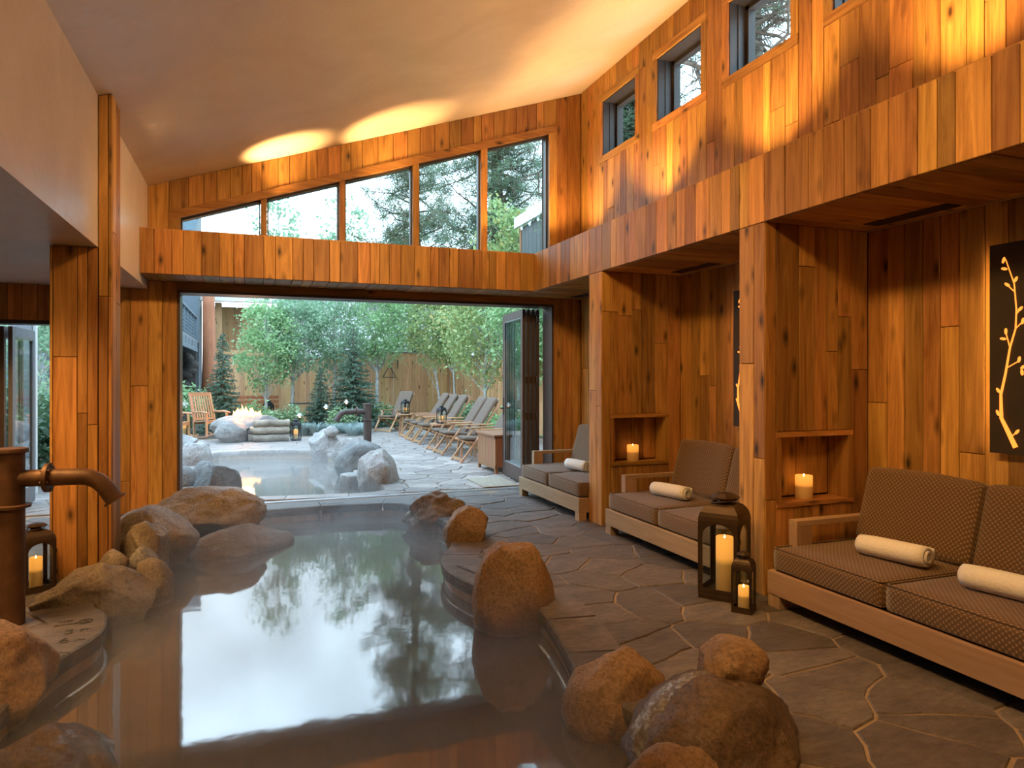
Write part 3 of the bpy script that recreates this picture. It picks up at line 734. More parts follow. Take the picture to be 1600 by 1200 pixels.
for k in range(3): MB().b2((-2.3, -0.05+0.034*k, -0.014), (2.3, -0.03+0.034*k, 0.006)).build('rail', 'alu', th)
MB().b2((-2.3, -0.07, -0.016), (2.3, 0.07, -0.004)).build('track_bed', 'alu', th)

# ------------------------------------------------------------------ bifold doors
def door_leaf(parent, p, q, z0, z1, mat='bronze_dark', name='leaf'):
    """a glazed leaf from plan point p to q"""
    p, q = Vector(p), Vector(q); L = (q-p).length; a = math.atan2(q.y-p.y, q.x-p.x)
    lf = MB(); st = 0.095; h = z1-z0; d = 0.022
    lf.b2((0, -d, 0), (st, d, h), 0.004); lf.b2((L-st, -d, 0), (L, d, h), 0.004)
    lf.b2((st, -d, h-0.11), (L-st, d, h), 0.0); lf.b2((st, -d, 0), (L-st, d, 0.2), 0.0)
    o = lf.build(name, mat, parent); o.location = (p.x, p.y, z0); o.rotation_euler = (0, 0, a)
    MB().b2((st-0.005, -0.005, 0.195), (L-st+0.005, 0.005, h-0.105)).build('pane', 'glass', o)
    b = MB(); e = 0.012
    for s in (-1, 1):
        b.b2((st, s*0.014-0.003, 0.2), (st+e, s*0.014+0.003, h-0.11)); b.b2((L-st-e, s*0.014-0.003, 0.2), (L-st, s*0.014+0.003, h-0.11)); b.b2((st, s*0.014-0.003, 0.2), (L-st, s*0.014+0.003, 0.2+e)); b.b2((st, s*0.014-0.003, h-0.11-e), (L-st, s*0.014+0.003, h-0.11))
    b.build('glazing_bead', 'alu', o)
    return o
d1 = thing('door_1', 'dark bronze folding glass doors stacked at the right of the opening', 'door', (0, 0, 0), kind='structure')
fr = MB().b2((DX0, YW-0.003, 0), (DX0+0.028, 8.80, DZ-0.03)).b2((DX1-0.028, YW-0.003, 0), (DX1, 8.80, DZ-0.03)).b2((DX0, YW-0.003, DZ-0.03), (DX1, 8.80, DZ))
fr.build('frame', 'bronze_dark', d1)
LV = [((3.505, 8.86), (3.60, 9.93)), ((3.575, 8.86), (3.632, 9.93)), ((3.645, 8.86), (3.690, 9.93)), ((3.715, 8.86), (3.735, 9.93))]
leaves = [door_leaf(d1, p, q, 0.02, DZ-0.035) for p, q in LV]
for k in range(3):
    for z in (0.12, 0.95, 1.45, 2.30):
        MB().lathe([(0.014, -0.05), (0.014, 0.05)], 10, (0, -0.026, 0)).b2((-0.02, -0.03, -0.045), (0.02, -0.02, 0.045)).build('hinge', 'lantern_metal', d1, loc=(LV[k][0][0]+0.035, 8.87, z))
hd = MB().b2((1.0, 0.022, 0.90), (1.045, 0.030, 1.16), 0.003).tube([(1.02, 0.03, 1.0), (1.02, 0.075, 1.0)], 0.01).tube([(1.02, 0.075, 1.0), (0.90, 0.075, 1.0)], 0.011)
hd.build('handle', 'iron', leaves[0])
d2 = thing('door_2', 'folded glass doors at the far left aisle exit', 'door', (0, 0, 0), kind='structure')
fr = MB().b2((-3.2, YW+0.005, 2.05), (-1.65, 8.76, 2.089)).b2((-3.2, YW+0.005, 0), (-3.16, 8.76, 2.05)).b2((-1.69, YW+0.005, 0), (-1.65, 8.76, 2.05))
fr.build('frame', 'window_dark', d2)
door_leaf(d2, (-2.52, 8.80), (-2.58, 9.7), 0.02, 2.04); door_leaf(d2, (-2.44, 8.80), (-2.46, 9.7), 0.02, 2.04, 'grey_paint')
# ------------------------------------------------------------------ rocks
def rock(name, label, c, h, zb, zt, seed, mat='granite', rz=0.0, facets=9, rough=0.07, group=None, sub=5, cut=(0.70, 0.93), cat='boulder', flat=None):
    R = random.Random(seed); bm = bmesh.new(); bmesh.ops.create_icosphere(bm, subdivisions=sub, radius=1.0)
    pl = []
    for k in range(facets):
        n_ = Vector((R.uniform(-1, 1), R.uniform(-1, 1), R.uniform(-0.5, 1))).normalized(); pl.append((n_, R.uniform(*cut)))
    if flat: pl.append((Vector((0.03, -0.02, 1)).normalized(), flat))
    o3 = Vector((R.uniform(0, 99), R.uniform(0, 99), R.uniform(0, 99)))
    hz = (zt-zb)/2
    for v in bm.verts:
        p = v.co.copy()
        for n_, d in pl:
            t = p.dot(n_)-d
            if t > 0: p -= n_*t*0.9
        q = p*1.3+o3
        p *= 1+rough*1.3*noise.noise(q)+rough*0.6*noise.noise(q*2.7)-rough*0.75*abs(noise.noise(q*2.1+o3))+rough*0.4*noise.noise(q*6.5)-rough*0.3*abs(noise.noise(q*9.0))+rough*0.16*noise.noise(q*17)
        v.co = p
    mx = [max(abs(v.co[i]) for v in bm.verts) for i in range(2)]
    z0, z1 = min(v.co.z for v in bm.verts), max(v.co.z for v in bm.verts)
    for v in bm.verts:
        v.co = Vector((v.co.x/mx[0]*h[0], v.co.y/mx[1]*h[1], (v.co.z-z0)/(z1-z0)*(zt-zb)))
    me = bpy.data.meshes.new(name); bm.to_mesh(me); bm.free()
    o = put(name, me, mat, smooth=True, loc=(c[0], c[1], zb)); o.rotation_euler = (0, 0, rz)
    return tag(o, label, cat, group)
G1 = 'boulders around the indoor pool'; G2 = 'boulders around the garden pool'
rock('boulder', 'large flattish brown boulder at the far left corner of the indoor pool', (-0.38, 7.60), (0.58, 0.42), -0.17, 0.395, 21, 'granite', -0.25, 12, 0.10, G1)
rock('boulder', 'flat tongue-shaped slab reaching into the water below the large boulder', (-0.10, 7.12), (0.52, 0.27), -0.36, 0.075, 22, 'granite', 0.45, 7, 0.07, G1)
rock('boulder', 'rounded grey boulder behind the pointed rock at the pool edge', (-0.80, 6.72), (0.36, 0.34), -0.2, 0.375, 23, 'granite', 0.3, 8, 0.06, G1)
rock('boulder', 'upright pointed angular rock beside the left column', (-0.80, 6.12), (0.235, 0.22), -0.3, 0.375, 24, 'granite', 0.7, 16, 0.09, G1, cut=(0.5, 0.8))
rock('boulder', 'small round cobble at the foot of the left column', (-0.955, 5.755), (0.10, 0.09), 0.04, 0.235, 25, 'granite', 0, 8, 0.06, G1, 3)
rock('boulder', 'small pale faceted cobble between angular rocks', (-0.775, 5.82), (0.11, 0.09), 0.02, 0.235, 26, 'granite_pale', 0.4, 12, 0.06, G1, 3, (0.6, 0.85))
rock('boulder', 'big blocky angular rock in front of the left column', (-0.99, 5.42), (0.40, 0.27), -0.3, 0.225, 27, 'granite', 0.25, 20, 0.12, G1, cut=(0.5, 0.78))
rock('boulder', 'round wet rock low at the water beside the blocky rock', (-0.70, 5.68), (0.15, 0.15), -0.35, 0.17, 28, 'granite', 0, 8, 0.06, G1)
rock('boulder', 'rough orange-lit boulder at the lower left edge by the pipe spout', (-1.22, 4.02), (0.31, 0.31), -0.3, 0.325, 29, 'granite_rust', 0.2, 12, 0.08, G1)
rock('boulder', 'low wet rock half under water at the lower left', (-0.88, 3.40), (0.40, 0.36), -0.6, 0.03, 30, 'granite_wet', 0.4, 14, 0.08, G1, cut=(0.6, 0.85))
rock('boulder', 'craggy layered boulder on the far right coping by the door track', (1.86, 7.32), (0.38, 0.26), -0.3, 0.25, 31, 'granite', -0.2, 14, 0.15, G1)
rock('boulder', 'small rounded boulder with mottled rust patches on the right coping', (1.86, 6.12), (0.225, 0.21), -0.2, 0.305, 32, 'granite_rust', 0.3, 9, 0.07, G1)
rock('boulder', 'tall egg-shaped tan boulder standing at the middle right coping', (1.63, 4.32), (0.285, 0.25), -0.42, 0.40, 33, 'granite_rust', 0.1, 9, 0.05, G1, cut=(0.8, 0.97))
rock('boulder', 'rust-coloured rounded boulder behind the wet foreground boulder', (1.67, 2.97), (0.30, 0.26), -0.4, 0.175, 34, 'granite_rust', 0.6, 8, 0.05, G1, cut=(0.78, 0.95))
wet_rock = rock('boulder', 'large wet foreground boulder with water trickling down its side', (1.75, 2.32), (0.42, 0.35), -0.4, 0.30, 35, 'granite_wet', 0.15, 10, 0.05, G1, 5, (0.75, 0.95))
rock('boulder', 'tan cap rock sitting on top of the large wet boulder', (1.885, 2.40), (0.175, 0.15), 0.17, 0.395, 36, 'granite_rust', 0.4, 10, 0.06, G1)
rock('boulder', 'tan boulder cut off by the bottom edge in the foreground', (1.34, 1.98), (0.26, 0.23), -0.4, 0.255, 37, 'granite_rust', 0.2, 8, 0.06, G1, 5)
rock('boulder', 'dark submerged rock barely breaking the rippled water in the foreground', (1.10, 2.50), (0.24, 0.2), -0.6, -0.135, 38, 'granite_wet', 0, 9, 0.06, G1)
rock('boulder', 'pale boulder farthest left at the garden pool, near the rocking chair', (-1.48, 15.3), (0.46, 0.4), -0.1, 0.38, 41, 'granite_pale', 0, 9, 0.07, G2)
rock('boulder', 'small pale rock at the far left corner of the garden pool', (-0.97, 14.95), (0.18, 0.16), -0.1, 0.24, 42, 'granite_pale', 0, 9, 0.07, G2, 3)
rock('boulder', 'grey boulder on the left bank behind the round ones', (-0.95, 12.9), (0.28, 0.28), -0.25, 0.37, 43, 'granite_pale', 0.5, 10, 0.07, G2)
rock('boulder', 'low grey rock at the extreme left bank of the garden pool', (-1.42, 13.0), (0.24, 0.22), -0.1, 0.26, 44, 'granite', 0.2, 9, 0.06, G2, 3)
rock('boulder', 'smooth dark boulder cut by the left door jamb', (-1.02, 10.5), (0.31, 0.28), -0.25, 0.29, 45, 'granite_dark', 0, 7, 0.05, G2)
rock('boulder', 'small dark round rock between two boulders on the left bank', (-0.68, 11.3), (0.19, 0.18), -0.25, 0.235, 46, 'granite_dark', 0.3, 8, 0.06, G2, 3)
rock('boulder', 'dark rounded boulder at the near left of the garden pool', (-0.45, 10.0), (0.31, 0.28), -0.3, 0.345, 47, 'granite_dark', 0.2, 8, 0.06, G2)
rock('boulder', 'ridged pale boulder with a small waterfall at the far right of the garden pool', (1.36, 14.15), (0.40, 0.36), -0.35, 0.46, 48, 'granite_pale', 0.7, 14, 0.10, G2, cut=(0.6, 0.88))
rock('boulder', 'small grey rock perched on the waterfall boulder', (1.44, 13.95), (0.15, 0.13), 0.30, 0.53, 49, 'granite_pale', 0, 9, 0.07, G2, 3)
rock('boulder', 'pale rough boulder between the waterfall and the pipe spout', (1.62, 13.0), (0.29, 0.27), -0.3, 0.36, 50, 'granite_pale', 0.1, 10, 0.08, G2)
rock('boulder', 'broad dark dome-shaped boulder beside the garden pipe spout', (1.68, 11.6), (0.44, 0.40), -0.35, 0.45, 51, 'granite_dark', 0.4, 6, 0.05, G2, cut=(0.8, 0.95))
rock('boulder', 'flat grey step stone in the garden pool beside the largest boulder', (1.40, 10.45), (0.20, 0.18), -0.35, 0.06, 52, 'granite_pale', 0, 5, 0.03, G2, 4, (0.85, 0.97), flat=0.25)
rock('boulder', 'large squarish grey boulder at the near right corner of the garden pool', (1.68, 9.85), (0.33, 0.30), -0.35, 0.47, 53, 'granite_pale', 0.25, 12, 0.06, G2, cut=(0.65, 0.9))
# thin sheet of water running down the wet boulder
from mathutils.bvhtree import BVHTree
bm = bmesh.new(); bm.from_mesh(wet_rock.data); bmesh.ops.rotate(bm, verts=list(bm.verts), matrix=Matrix.Rotation(wet_rock.rotation_euler.z, 3, 'Z')); bmesh.ops.translate(bm, verts=list(bm.verts), vec=wet_rock.location)
tree_ = BVHTree.FromBMesh(bm); rows = []
for k in range(30):
    u = k/29; c = Vector((1.80-0.50*u, 2.33+0.02*u+0.03*math.sin(u*5), 0)); hw = 0.025+0.045*u
    row = []
    for j in range(7):
        q = c+Vector((0.0, hw*(j-3)/3, 0)); hit = tree_.ray_cast(Vector((q.x, q.y, 2.0)), Vector((0, 0, -1)))
        row.append(None if hit[0] is None else hit[0]+hit[1]*0.004*(1-abs(j-3)/3.2))
    if all(r is not None and r.z > ZW-0.02 for r in row): rows.append(row)
    else: break
bm.free()
if len(rows) > 3:
    tag(MB().add([q for r in rows for q in r], [(i*7+j, i*7+j+1, i*7+j+8, i*7+j+7) for i in range(len(rows)-1) for j in range(6)]).build('water_trickle', 'clear_water', None, True), 'thin sheet of water trickling down the wet foreground boulder', 'water', kind='stuff')
# pool depth marks
def text(s, size, parent, loc, rot, mat='paint_black', name='depth_mark', align='CENTER'):
    cu = bpy.data.curves.new('lettering', 'FONT'); cu.body = s; cu.size = size; cu.extrude = 0.0008; cu.align_x = align; cu.space_character = 1.0
    to = bpy.data.objects.new('lettering', cu); COL.objects.link(to); bpy.context.view_layer.update()
    me = bpy.data.meshes.new_from_object(to.evaluated_get(bpy.context.evaluated_depsgraph_get()))
    bpy.data.objects.remove(to); bpy.data.curves.remove(cu)
    o = put(name, me, mat, parent); o.location = loc; o.rotation_euler = rot; return o
for s_, sz, x, y in (('NO', 0.05, -1.065, 4.86), ('DIVING', 0.038, -1.05, 4.80), ('3', 0.115, -1.0, 4.635), ('FT', 0.055, -0.925, 4.66), ('6', 0.115, -0.995, 4.49), ('IN', 0.055, -0.92, 4.50)):
    text(s_, sz, pool1, (x, y, 0.0092), (0, 0, 0.15))
MB().tube([(0.035*math.cos(k*PI/8), 0.035*math.sin(k*PI/8), 0) for k in range(17)], 0.003, 5, False).tube([(-0.024, 0.024, 0), (0.024, -0.024, 0)], 0.003, 5).build('no_diving_mark', 'paint_black', pool1, loc=(-0.955, 4.84, 0.010))
for s_, sz, x, dz in (('3', 0.11, 0.70, 0), ('FT', 0.055, 0.775, 0.045), ('6', 0.11, 0.86, 0), ('IN', 0.055, 0.945, 0.045)):
    text(s_, sz, pool1, (x, 8.211, -0.166+dz), (PI/2, 0, 0.0))
text('NO DIVING', 0.05, pool1, (0.86, 8.30, 0.0092), (0, 0, 0.0))
text('NO DIVING', 0.05, pool1, (1.52, 5.10, 0.0092), (0, 0, -1.3))
for s_, sz, x, y, dz in (('6', 0.09, 1.432, 4.80, 0.0), ('IN', 0.05, 1.452, 4.73, 0.03), ('FT', 0.05, 1.402, 4.98, 0.03)):
    text(s_, sz, pool1, (x-0.0, y, -0.185+dz), (PI/2, 0, -1.36))
# ------------------------------------------------------------------ pipe spouts
def spout(label, loc, rz, r, h, za, La, mat):
    t = thing('pipe_spout', label, 'spout', loc, rz)
    autosmooth(MB().lathe([(r, -0.02), (r, h-0.03)], 28).build('standpipe', mat, t))
    autosmooth(MB().lathe([(r*1.0, 0), (r*1.22, 0.004), (r*1.25, 0.018), (r*1.2, 0.03)], 28).build('cap', mat, t, loc=(0, 0, h-0.03)))
    autosmooth(MB().lathe([(r*1.02, 0), (r*1.42, 0.002), (r*1.42, 0.018), (r*1.02, 0.022)], 28).build('pole_flange', mat, t, loc=(0, 0, za*0.80)))
    ra = r*0.70; pts = [(0, 0, za), (La*0.62, 0, za)]
    for k in range(1, 9):
        a = k/8*1.05; pts.append((La*0.62+0.17*math.sin(a)*La/0.6, 0, za-0.17*(1-math.cos(a))*La/0.6))
    e = Vector(pts[-1]); d = (e-Vector(pts[-2])).normalized(); e2 = e+d*0.085*La/0.6; pts.append(tuple(e2))
    autosmooth(MB().tube(pts, ra, 24).build('arm', mat, t))
    autosmooth(MB().tube([e2-d*0.012, e2+d*0.004], ra*1.3, 24).build('mouth_ring', mat, t))
    xf = La*0.33
    fo = autosmooth(MB().tube([(xf-0.012, 0, za), (xf+0.012, 0, za)], ra*1.75, 24).build('arm_flange', mat, t))
    for k in range(6):
        a = k*PI/3+0.3; MB().tube([(xf-0.024, ra*1.42*math.cos(a), za+ra*1.42*math.sin(a)), (xf+0.024, ra*1.42*math.cos(a), za+ra*1.42*math.sin(a))], ra*0.14, 6).build('bolt', mat, fo)
    return t
spout('rusty pipe spout rising at the left edge of the indoor pool', (-1.375, 4.97, 0), -0.10, 0.073, 1.065, 0.88, 0.60, 'pipe_rust')
spout('dark pipe spout over the boulders of the garden pool', (2.02, 13.15, 0), PI+0.1, 0.074, 0.99, 0.84, 0.62, 'pipe_dark')
# ------------------------------------------------------------------ sofas
def cushion_mesh(dx, dy, dz, r, crown=0.02, n=10):
    bm = bmesh.new(); bmesh.ops.create_cube(bm, size=2.0); bmesh.ops.subdivide_edges(bm, edges=list(bm.edges), cuts=n, use_grid_fill=True)
    H = Vector((dx/2, dy/2, dz/2))
    for v in bm.verts:
        p = Vector([math.copysign(abs(v.co[i])**0.75, v.co[i])*H[i] for i in range(3)])
        c = Vector([max(-(H[i]-r), min(H[i]-r, p[i])) for i in range(3)]); d = p-c
        if d.length > 1e-6: p = c+d.normalized()*min(r, d.length*1.2)
        u, w_ = p.x/H.x, p.y/H.y
        if abs(p.z) > H.z*0.2: p.z += math.copysign(crown*(1-u*u)*(1-w_*w_), p.z)+0.004*noise.noise(p*9)
        p.x *= 1+0.25*crown/dx*(1-w_*w_); v.co = p
    me = bpy.data.meshes.new('cushion'); bm.to_mesh(me); bm.free(); return me
def piping(dx, dy, z, r, rad=0.0055):
    pts = []
    hx, hy = dx/2-r*0.3, dy/2-r*0.3; q = r*0.7
    for cx, cy, a0 in ((hx-q, hy-q, 0), (-hx+q, hy-q, PI/2), (-hx+q, -hy+q, PI), (hx-q, -hy+q, 1.5*PI)):
        for k in range(5): pts.append((cx+q*math.cos(a0+k*PI/8), cy+q*math.sin(a0+k*PI/8), z))
    return MB().tube(pts+[pts[0]], rad, 6, False)
def sofa(label, y0, y1, wdn):
    L = y1-y0; t = thing('sofa', label, 'sofa', (3.155, (y0+y1)/2, 0), group='low sofas in the alcoves')
    h = L/2
    def B(name, a, b, mat, bev=0.003): return MB().b2(a, b, bev).build(name, mat, t)
    B('front_rail', (0, -h, 0.085), (0.035, h, 0.235), wdn+'_y'); B('back_rail', (0.93, -h, 0.085), (0.96, h, 0.235), wdn+'_y', 0)
    for s in (-1, 1): B('side_rail', (0.035, s*h, 0.085), (0.93, s*(h-0.035), 0.235), wdn+'_x', 0)
    for x in (0.004, 0.86):
        for s in (-1, 1): B('leg', (x, s*h, -0.004), (x+0.085, s*(h-0.10), 0.0845), wdn+'_z')
    B('seat_deck', (0.035, -h+0.035, 0.16), (0.93, h-0.035, 0.228), 'backing', 0)
    for s in (-1, 1):
        cw = h-0.022
        co = put('seat_cushion', cushion_mesh(0.80, cw, 0.15, 0.035, 0.018), 'fabric', t, True, (0.415, s*(cw/2+0.004), 0.312))
        for z in (0.072, -0.060): piping(0.80, cw, z, 0.035).build('piping', 'fabric', co, True)
        bw = h-0.06
        bo = put('back_cushion', cushion_mesh(0.17, bw, 0.50, 0.045, 0.02), 'fabric', t, True, (0.815, s*(bw/2+0.004), 0.625)); bo.rotation_euler = (0, 0.27, 0)
        B('armrest', (0.175, s*h, 0.515), (0.92, s*(h-0.075), 0.552), wdn+'_x'); B('arm_post', (0.175, s*h, 0.235), (0.30, s*(h-0.075), 0.515), wdn+'_z'); B('arm_post', (0.84, s*h, 0.235), (0.92, s*(h-0.075), 0.515), wdn+'_z', 0)
    return t
sofa('low brown sofa nearest the viewer with two rolled towels', 1.90, 3.635, 'ash')
sofa('low brown sofa in the middle alcove behind the large lantern', 4.125, 5.858, 'ash')
sofa('low brown sofa in the farthest alcove next to the folding doors', 6.43, 8.145, 'ash')
def towel(label, loc, rz, r=0.080, L=0.40, ph=0.0):
    mb = MB(); nt_ = 60; turns = 3.1; prof = []
    for k in range(nt_+1):
        a = k/nt_*turns*2*PI; rr = 0.012+(r-0.012)*k/nt_
        prof.append((rr, a+ph))
    th_ = (r-0.012)/turns*0.86; n_y = 9; vs = []
    for j in range(n_y):
        y = -L/2+L*j/(n_y-1); taper = 1.0-0.10*max(0, abs(2*j/(n_y-1)-1)-0.7)/0.3
        for k, (rr, a) in enumerate(prof):
            w_ = 1+0.02*noise.noise(Vector((y*9, a, 1.0)))
            for q in (rr*w_*taper, max(0.002, rr-th_)*w_*taper): vs.append((q*math.cos(a), y+0.006*math.sin(a*0.5), q*math.sin(a)*0.94))
    row = 2*(nt_+1)
    fs = []
    for j in range(n_y-1):
        for k in range(nt_):
            a, b = j*row+2*k, (j+1)*row+2*k
            fs.append((a, a+2, b+2, b)); fs.append((a+1, b+1, b+3, a+3))
        a, b = j*row+2*nt_, (j+1)*row+2*nt_; fs.append((a, a+1, b+1, b))
    for j in (0, n_y-1):
        for k in range(nt_):
            a = j*row+2*k; fs.append((a, a+1, a+3, a+2))
    o = MB().add(vs, fs).build('rolled_towel', 'towel', None, True, loc); o.rotation_euler = (0, 0, rz)
    return tag(o, label, 'towel', 'rolled towels on the sofas')
zt_ = 0.398+0.074
towel('rolled towel on the far seat of the nearest sofa', (3.56, 3.03, zt_), 0.20)
towel('rolled towel cut by the right edge on the nearest sofa', (3.50, 2.33, zt_), 0.15)
towel('rolled towel on the middle sofa', (3.53, 5.32, zt_), 0.22)
towel('white rolled towel on the farthest sofa', (3.55, 7.25, zt_), 0.15)
# ------------------------------------------------------------------ candles, lanterns
def candle(label, loc, r, h, name='pillar_candle'):
    t = thing(name, label, 'candle', loc)
    autosmooth(MB().lathe([(r*0.97, 0.0), (r, 0.006), (r, h-0.006), (r*0.96, h), (r*0.80, h-0.006), (r*0.5, h-0.02)], 28).build('wax', 'candle_wax', t))
    MB().lathe([(0.002, 0), (0.007, 0.008), (0.005, 0.02), (0.001, 0.03)], 8, (0, 0, h-0.018)).build('flame', 'bulb', t, True)
    return t
candle('glowing pillar candle in the niche of the middle divider', (3.705, 3.895, 0.626), 0.06, 0.165)
candle('glowing pillar candle in the niche of the farthest divider', (3.685, 6.245, 0.626), 0.06, 0.165)
def lantern(label, loc, rz, w_, h, clab, mat='lantern_metal', ch=0.5, cr=0.22):
    t = thing('lantern', label, 'lantern', loc, rz); a = w_/2; bh = h*0.70
    MB().b2((-a, -a, 0), (a, a, h*0.045), 0.003*w_/0.2).build('base', mat, t)
    stw = w_*0.11; rz_ = h*0.045; spring = bh-a*0.72; ow = a-stw
    for k in range(4):
        mb = MB(); th_ = 0.004+w_*0.01
        mb.b2((-a, -a, rz_), (-ow, -a+th_, bh)); mb.b2((ow, -a, rz_), (a, -a+th_, bh)); mb.b2((-ow, -a, rz_), (ow, -a+th_, rz_+h*0.05))
        n = 12; arc = [(-ow*math.cos(PI*i/n), spring+ow*0.80*math.sin(PI*i/n)) for i in range(n+1)]
        vs = []
        for x, z in arc: vs += [(x, -a, z), (x, -a, bh), (x, -a+th_, z), (x, -a+th_, bh)]
        fs = []
        for i in range(n):
            p, q = 4*i, 4*i+4; fs += [(p, q, q+1, p+1), (p+2, p+3, q+3, q+2), (p, p+2, q+2, q)]
        mb.add(vs, fs)
        o = mb.build('side_frame', mat, t); o.rotation_euler = (0, 0, k*PI/2)
        g = MB().b2((-ow, -a+th_*0.9, rz_+h*0.05), (ow, -a+th_*1.2, bh-0.004)).build('pane', 'glass', t); g.rotation_euler = (0, 0, k*PI/2)
    q = math.sqrt(2)
    prof = [(a*q*1.01, bh)]+[(a*q*(0.40+0.60*math.cos(x*PI/12)), bh+h*0.155*math.sin(x*PI/12)) for x in range(1, 7)]
    MB().lathe(prof, 4, rot0=PI/4).build('dome', mat, t)
    zc = bh+h*0.155
    autosmooth(MB().lathe([(a*0.36, zc), (a*0.34, zc+h*0.05)], 12).build('vent_neck', mat, t))
    MB().lathe([(a*0.72, zc+h*0.045), (a*0.74, zc+h*0.055), (a*0.45, zc+h*0.085), (a*0.08, zc+h*0.10)], 8, rot0=PI/8).build('vent_cap', mat, t)
    MB().tube([(a*0.62*math.cos(k*PI/10), a*0.62*math.sin(k*PI/10), zc+h*0.018+0.02*h*math.cos(k*PI/10)) for k in range(21)], w_*0.018, 6, False).build('ring_handle', mat, t, True)
    for z in (0.25, 0.55): MB().lathe([(w_*0.025, -h*0.025), (w_*0.025, h*0.025)], 8, (a+w_*0.015, -a+w_*0.03, h*z)).build('hinge', mat, t)
    candle(clab, (loc[0], loc[1], loc[2]+h*0.045), w_*cr, h*ch)
    return t
lantern('tall dark arched lantern standing before the middle divider', (3.02, 3.90, 0), -0.97, 0.275, 0.745, 'tall pillar candle inside the tall arched lantern', ch=0.50, cr=0.21)
lantern('small dark arched lantern beside the tall one', (2.935, 3.60, 0), -0.93, 0.125, 0.40, 'short candle inside the small arched lantern', ch=0.36, cr=0.27)
lantern('dark arched lantern at the foot of the left column', (-1.43, 5.70, 0), 0.55, 0.19, 0.50, 'candle inside the lantern by the left column', ch=0.42, cr=0.21)
# ------------------------------------------------------------------ backlit branch panels
STEM = [(2.706, 1.088), (2.751, 1.181), (2.787, 1.254), (2.790, 1.392), (2.763, 1.518), (2.738, 1.668), (2.706, 1.778), (2.702, 1.888), (2.714, 2.038), (2.763, 2.188)]
def panel(label, dy):
    t = thing('light_panel', label, 'wall panel', (4.135, 2.64+dy, 1.664)); hw, hh = 0.218, 0.619
    MB().b2((0, -hw, -hh), (0.006, hw, hh)).build('plate', 'art_plate', t)
    for s in (-1, 1):
        for z in (-1, 1): MB().tube([(0.006, s*(hw-0.03), z*(hh-0.03)), (0.058, s*(hw-0.03), z*(hh-0.03))], 0.008, 8).build('standoff', 'bronze_dark', t)
    MB().b2((0.012, -hw+0.02, -hh+0.06), (0.02, -hw+0.03, hh-0.06)).build('led_strip', 'halo_led', t); MB().b2((0.012, hw-0.03, -hh+0.06), (0.02, hw-0.02, hh-0.06)).build('led_strip', 'halo_led', t)
    def P(y, z): return (-0.002, y-2.64, z-1.664)
    br = MB().tube([P(*p) for p in STEM], [0.015, 0.013, 0.011, 0.008, 0.007, 0.006, 0.005, 0.0045, 0.004, 0.003], 6)
    sub = [((2.706, 1.778), (2.667, 1.815)), ((2.738, 1.668), (2.762, 1.76)), ((2.757, 1.55), (2.687, 1.59)), ((2.710, 1.99), (2.754, 2.036)), ((2.702, 1.86), (2.681, 1.888)), ((2.790, 1.392), (2.806, 1.417)), ((2.787, 1.254), (2.809, 1.284)), ((2.73, 1.15), (2.699, 1.179))]
    for p, q in sub: br.tube([P(*p), P(*q)], 0.0035, 5)
    br.build('branch', 'branch_glow', t)
    lf = [(2.775, 2.184, -0.3), (2.771, 2.133, 1.3), (2.706, 2.062, -0.5), (2.754, 2.037, 0.9), (2.681, 1.889, -0.8), (2.667, 1.818, -0.2), (2.762, 1.765, 0.0), (2.778, 1.722, 1.4), (2.687, 1.598, -0.2), (2.664, 1.555, -1.0), (2.671, 1.524, 0.1), (2.806, 1.417, 0.6), (2.809, 1.284, 0.4), (2.699, 1.179, -0.7)]
    for y, z, a in lf:
        vs = [P(y, z)]; n = 10; c = Vector(P(y, z)); vs = []
        for k in range(n):
            u = 2*PI*k/n; py, pz = 0.0085*math.sin(u), 0.019*math.cos(u); vs.append((c.x-0.001, c.y+py*math.cos(a)-pz*math.sin(a)*-1, c.z+py*-math.sin(a)+pz*math.cos(a)))
        vs += [(c.x+0.003, q[1], q[2]) for q in vs]
        MB().add(vs, [tuple(range(n)), tuple(range(2*n-1, n-1, -1))]+[(k, n+k, n+(k+1) % n, (k+1) % n) for k in range(n)]).build('leaf', 'branch_glow', t)
panel('dark metal panel with a glowing leafy branch above the nearest sofa', 0)
panel('dark metal branch panel above the middle sofa, mostly hidden by the divider', 2.355)

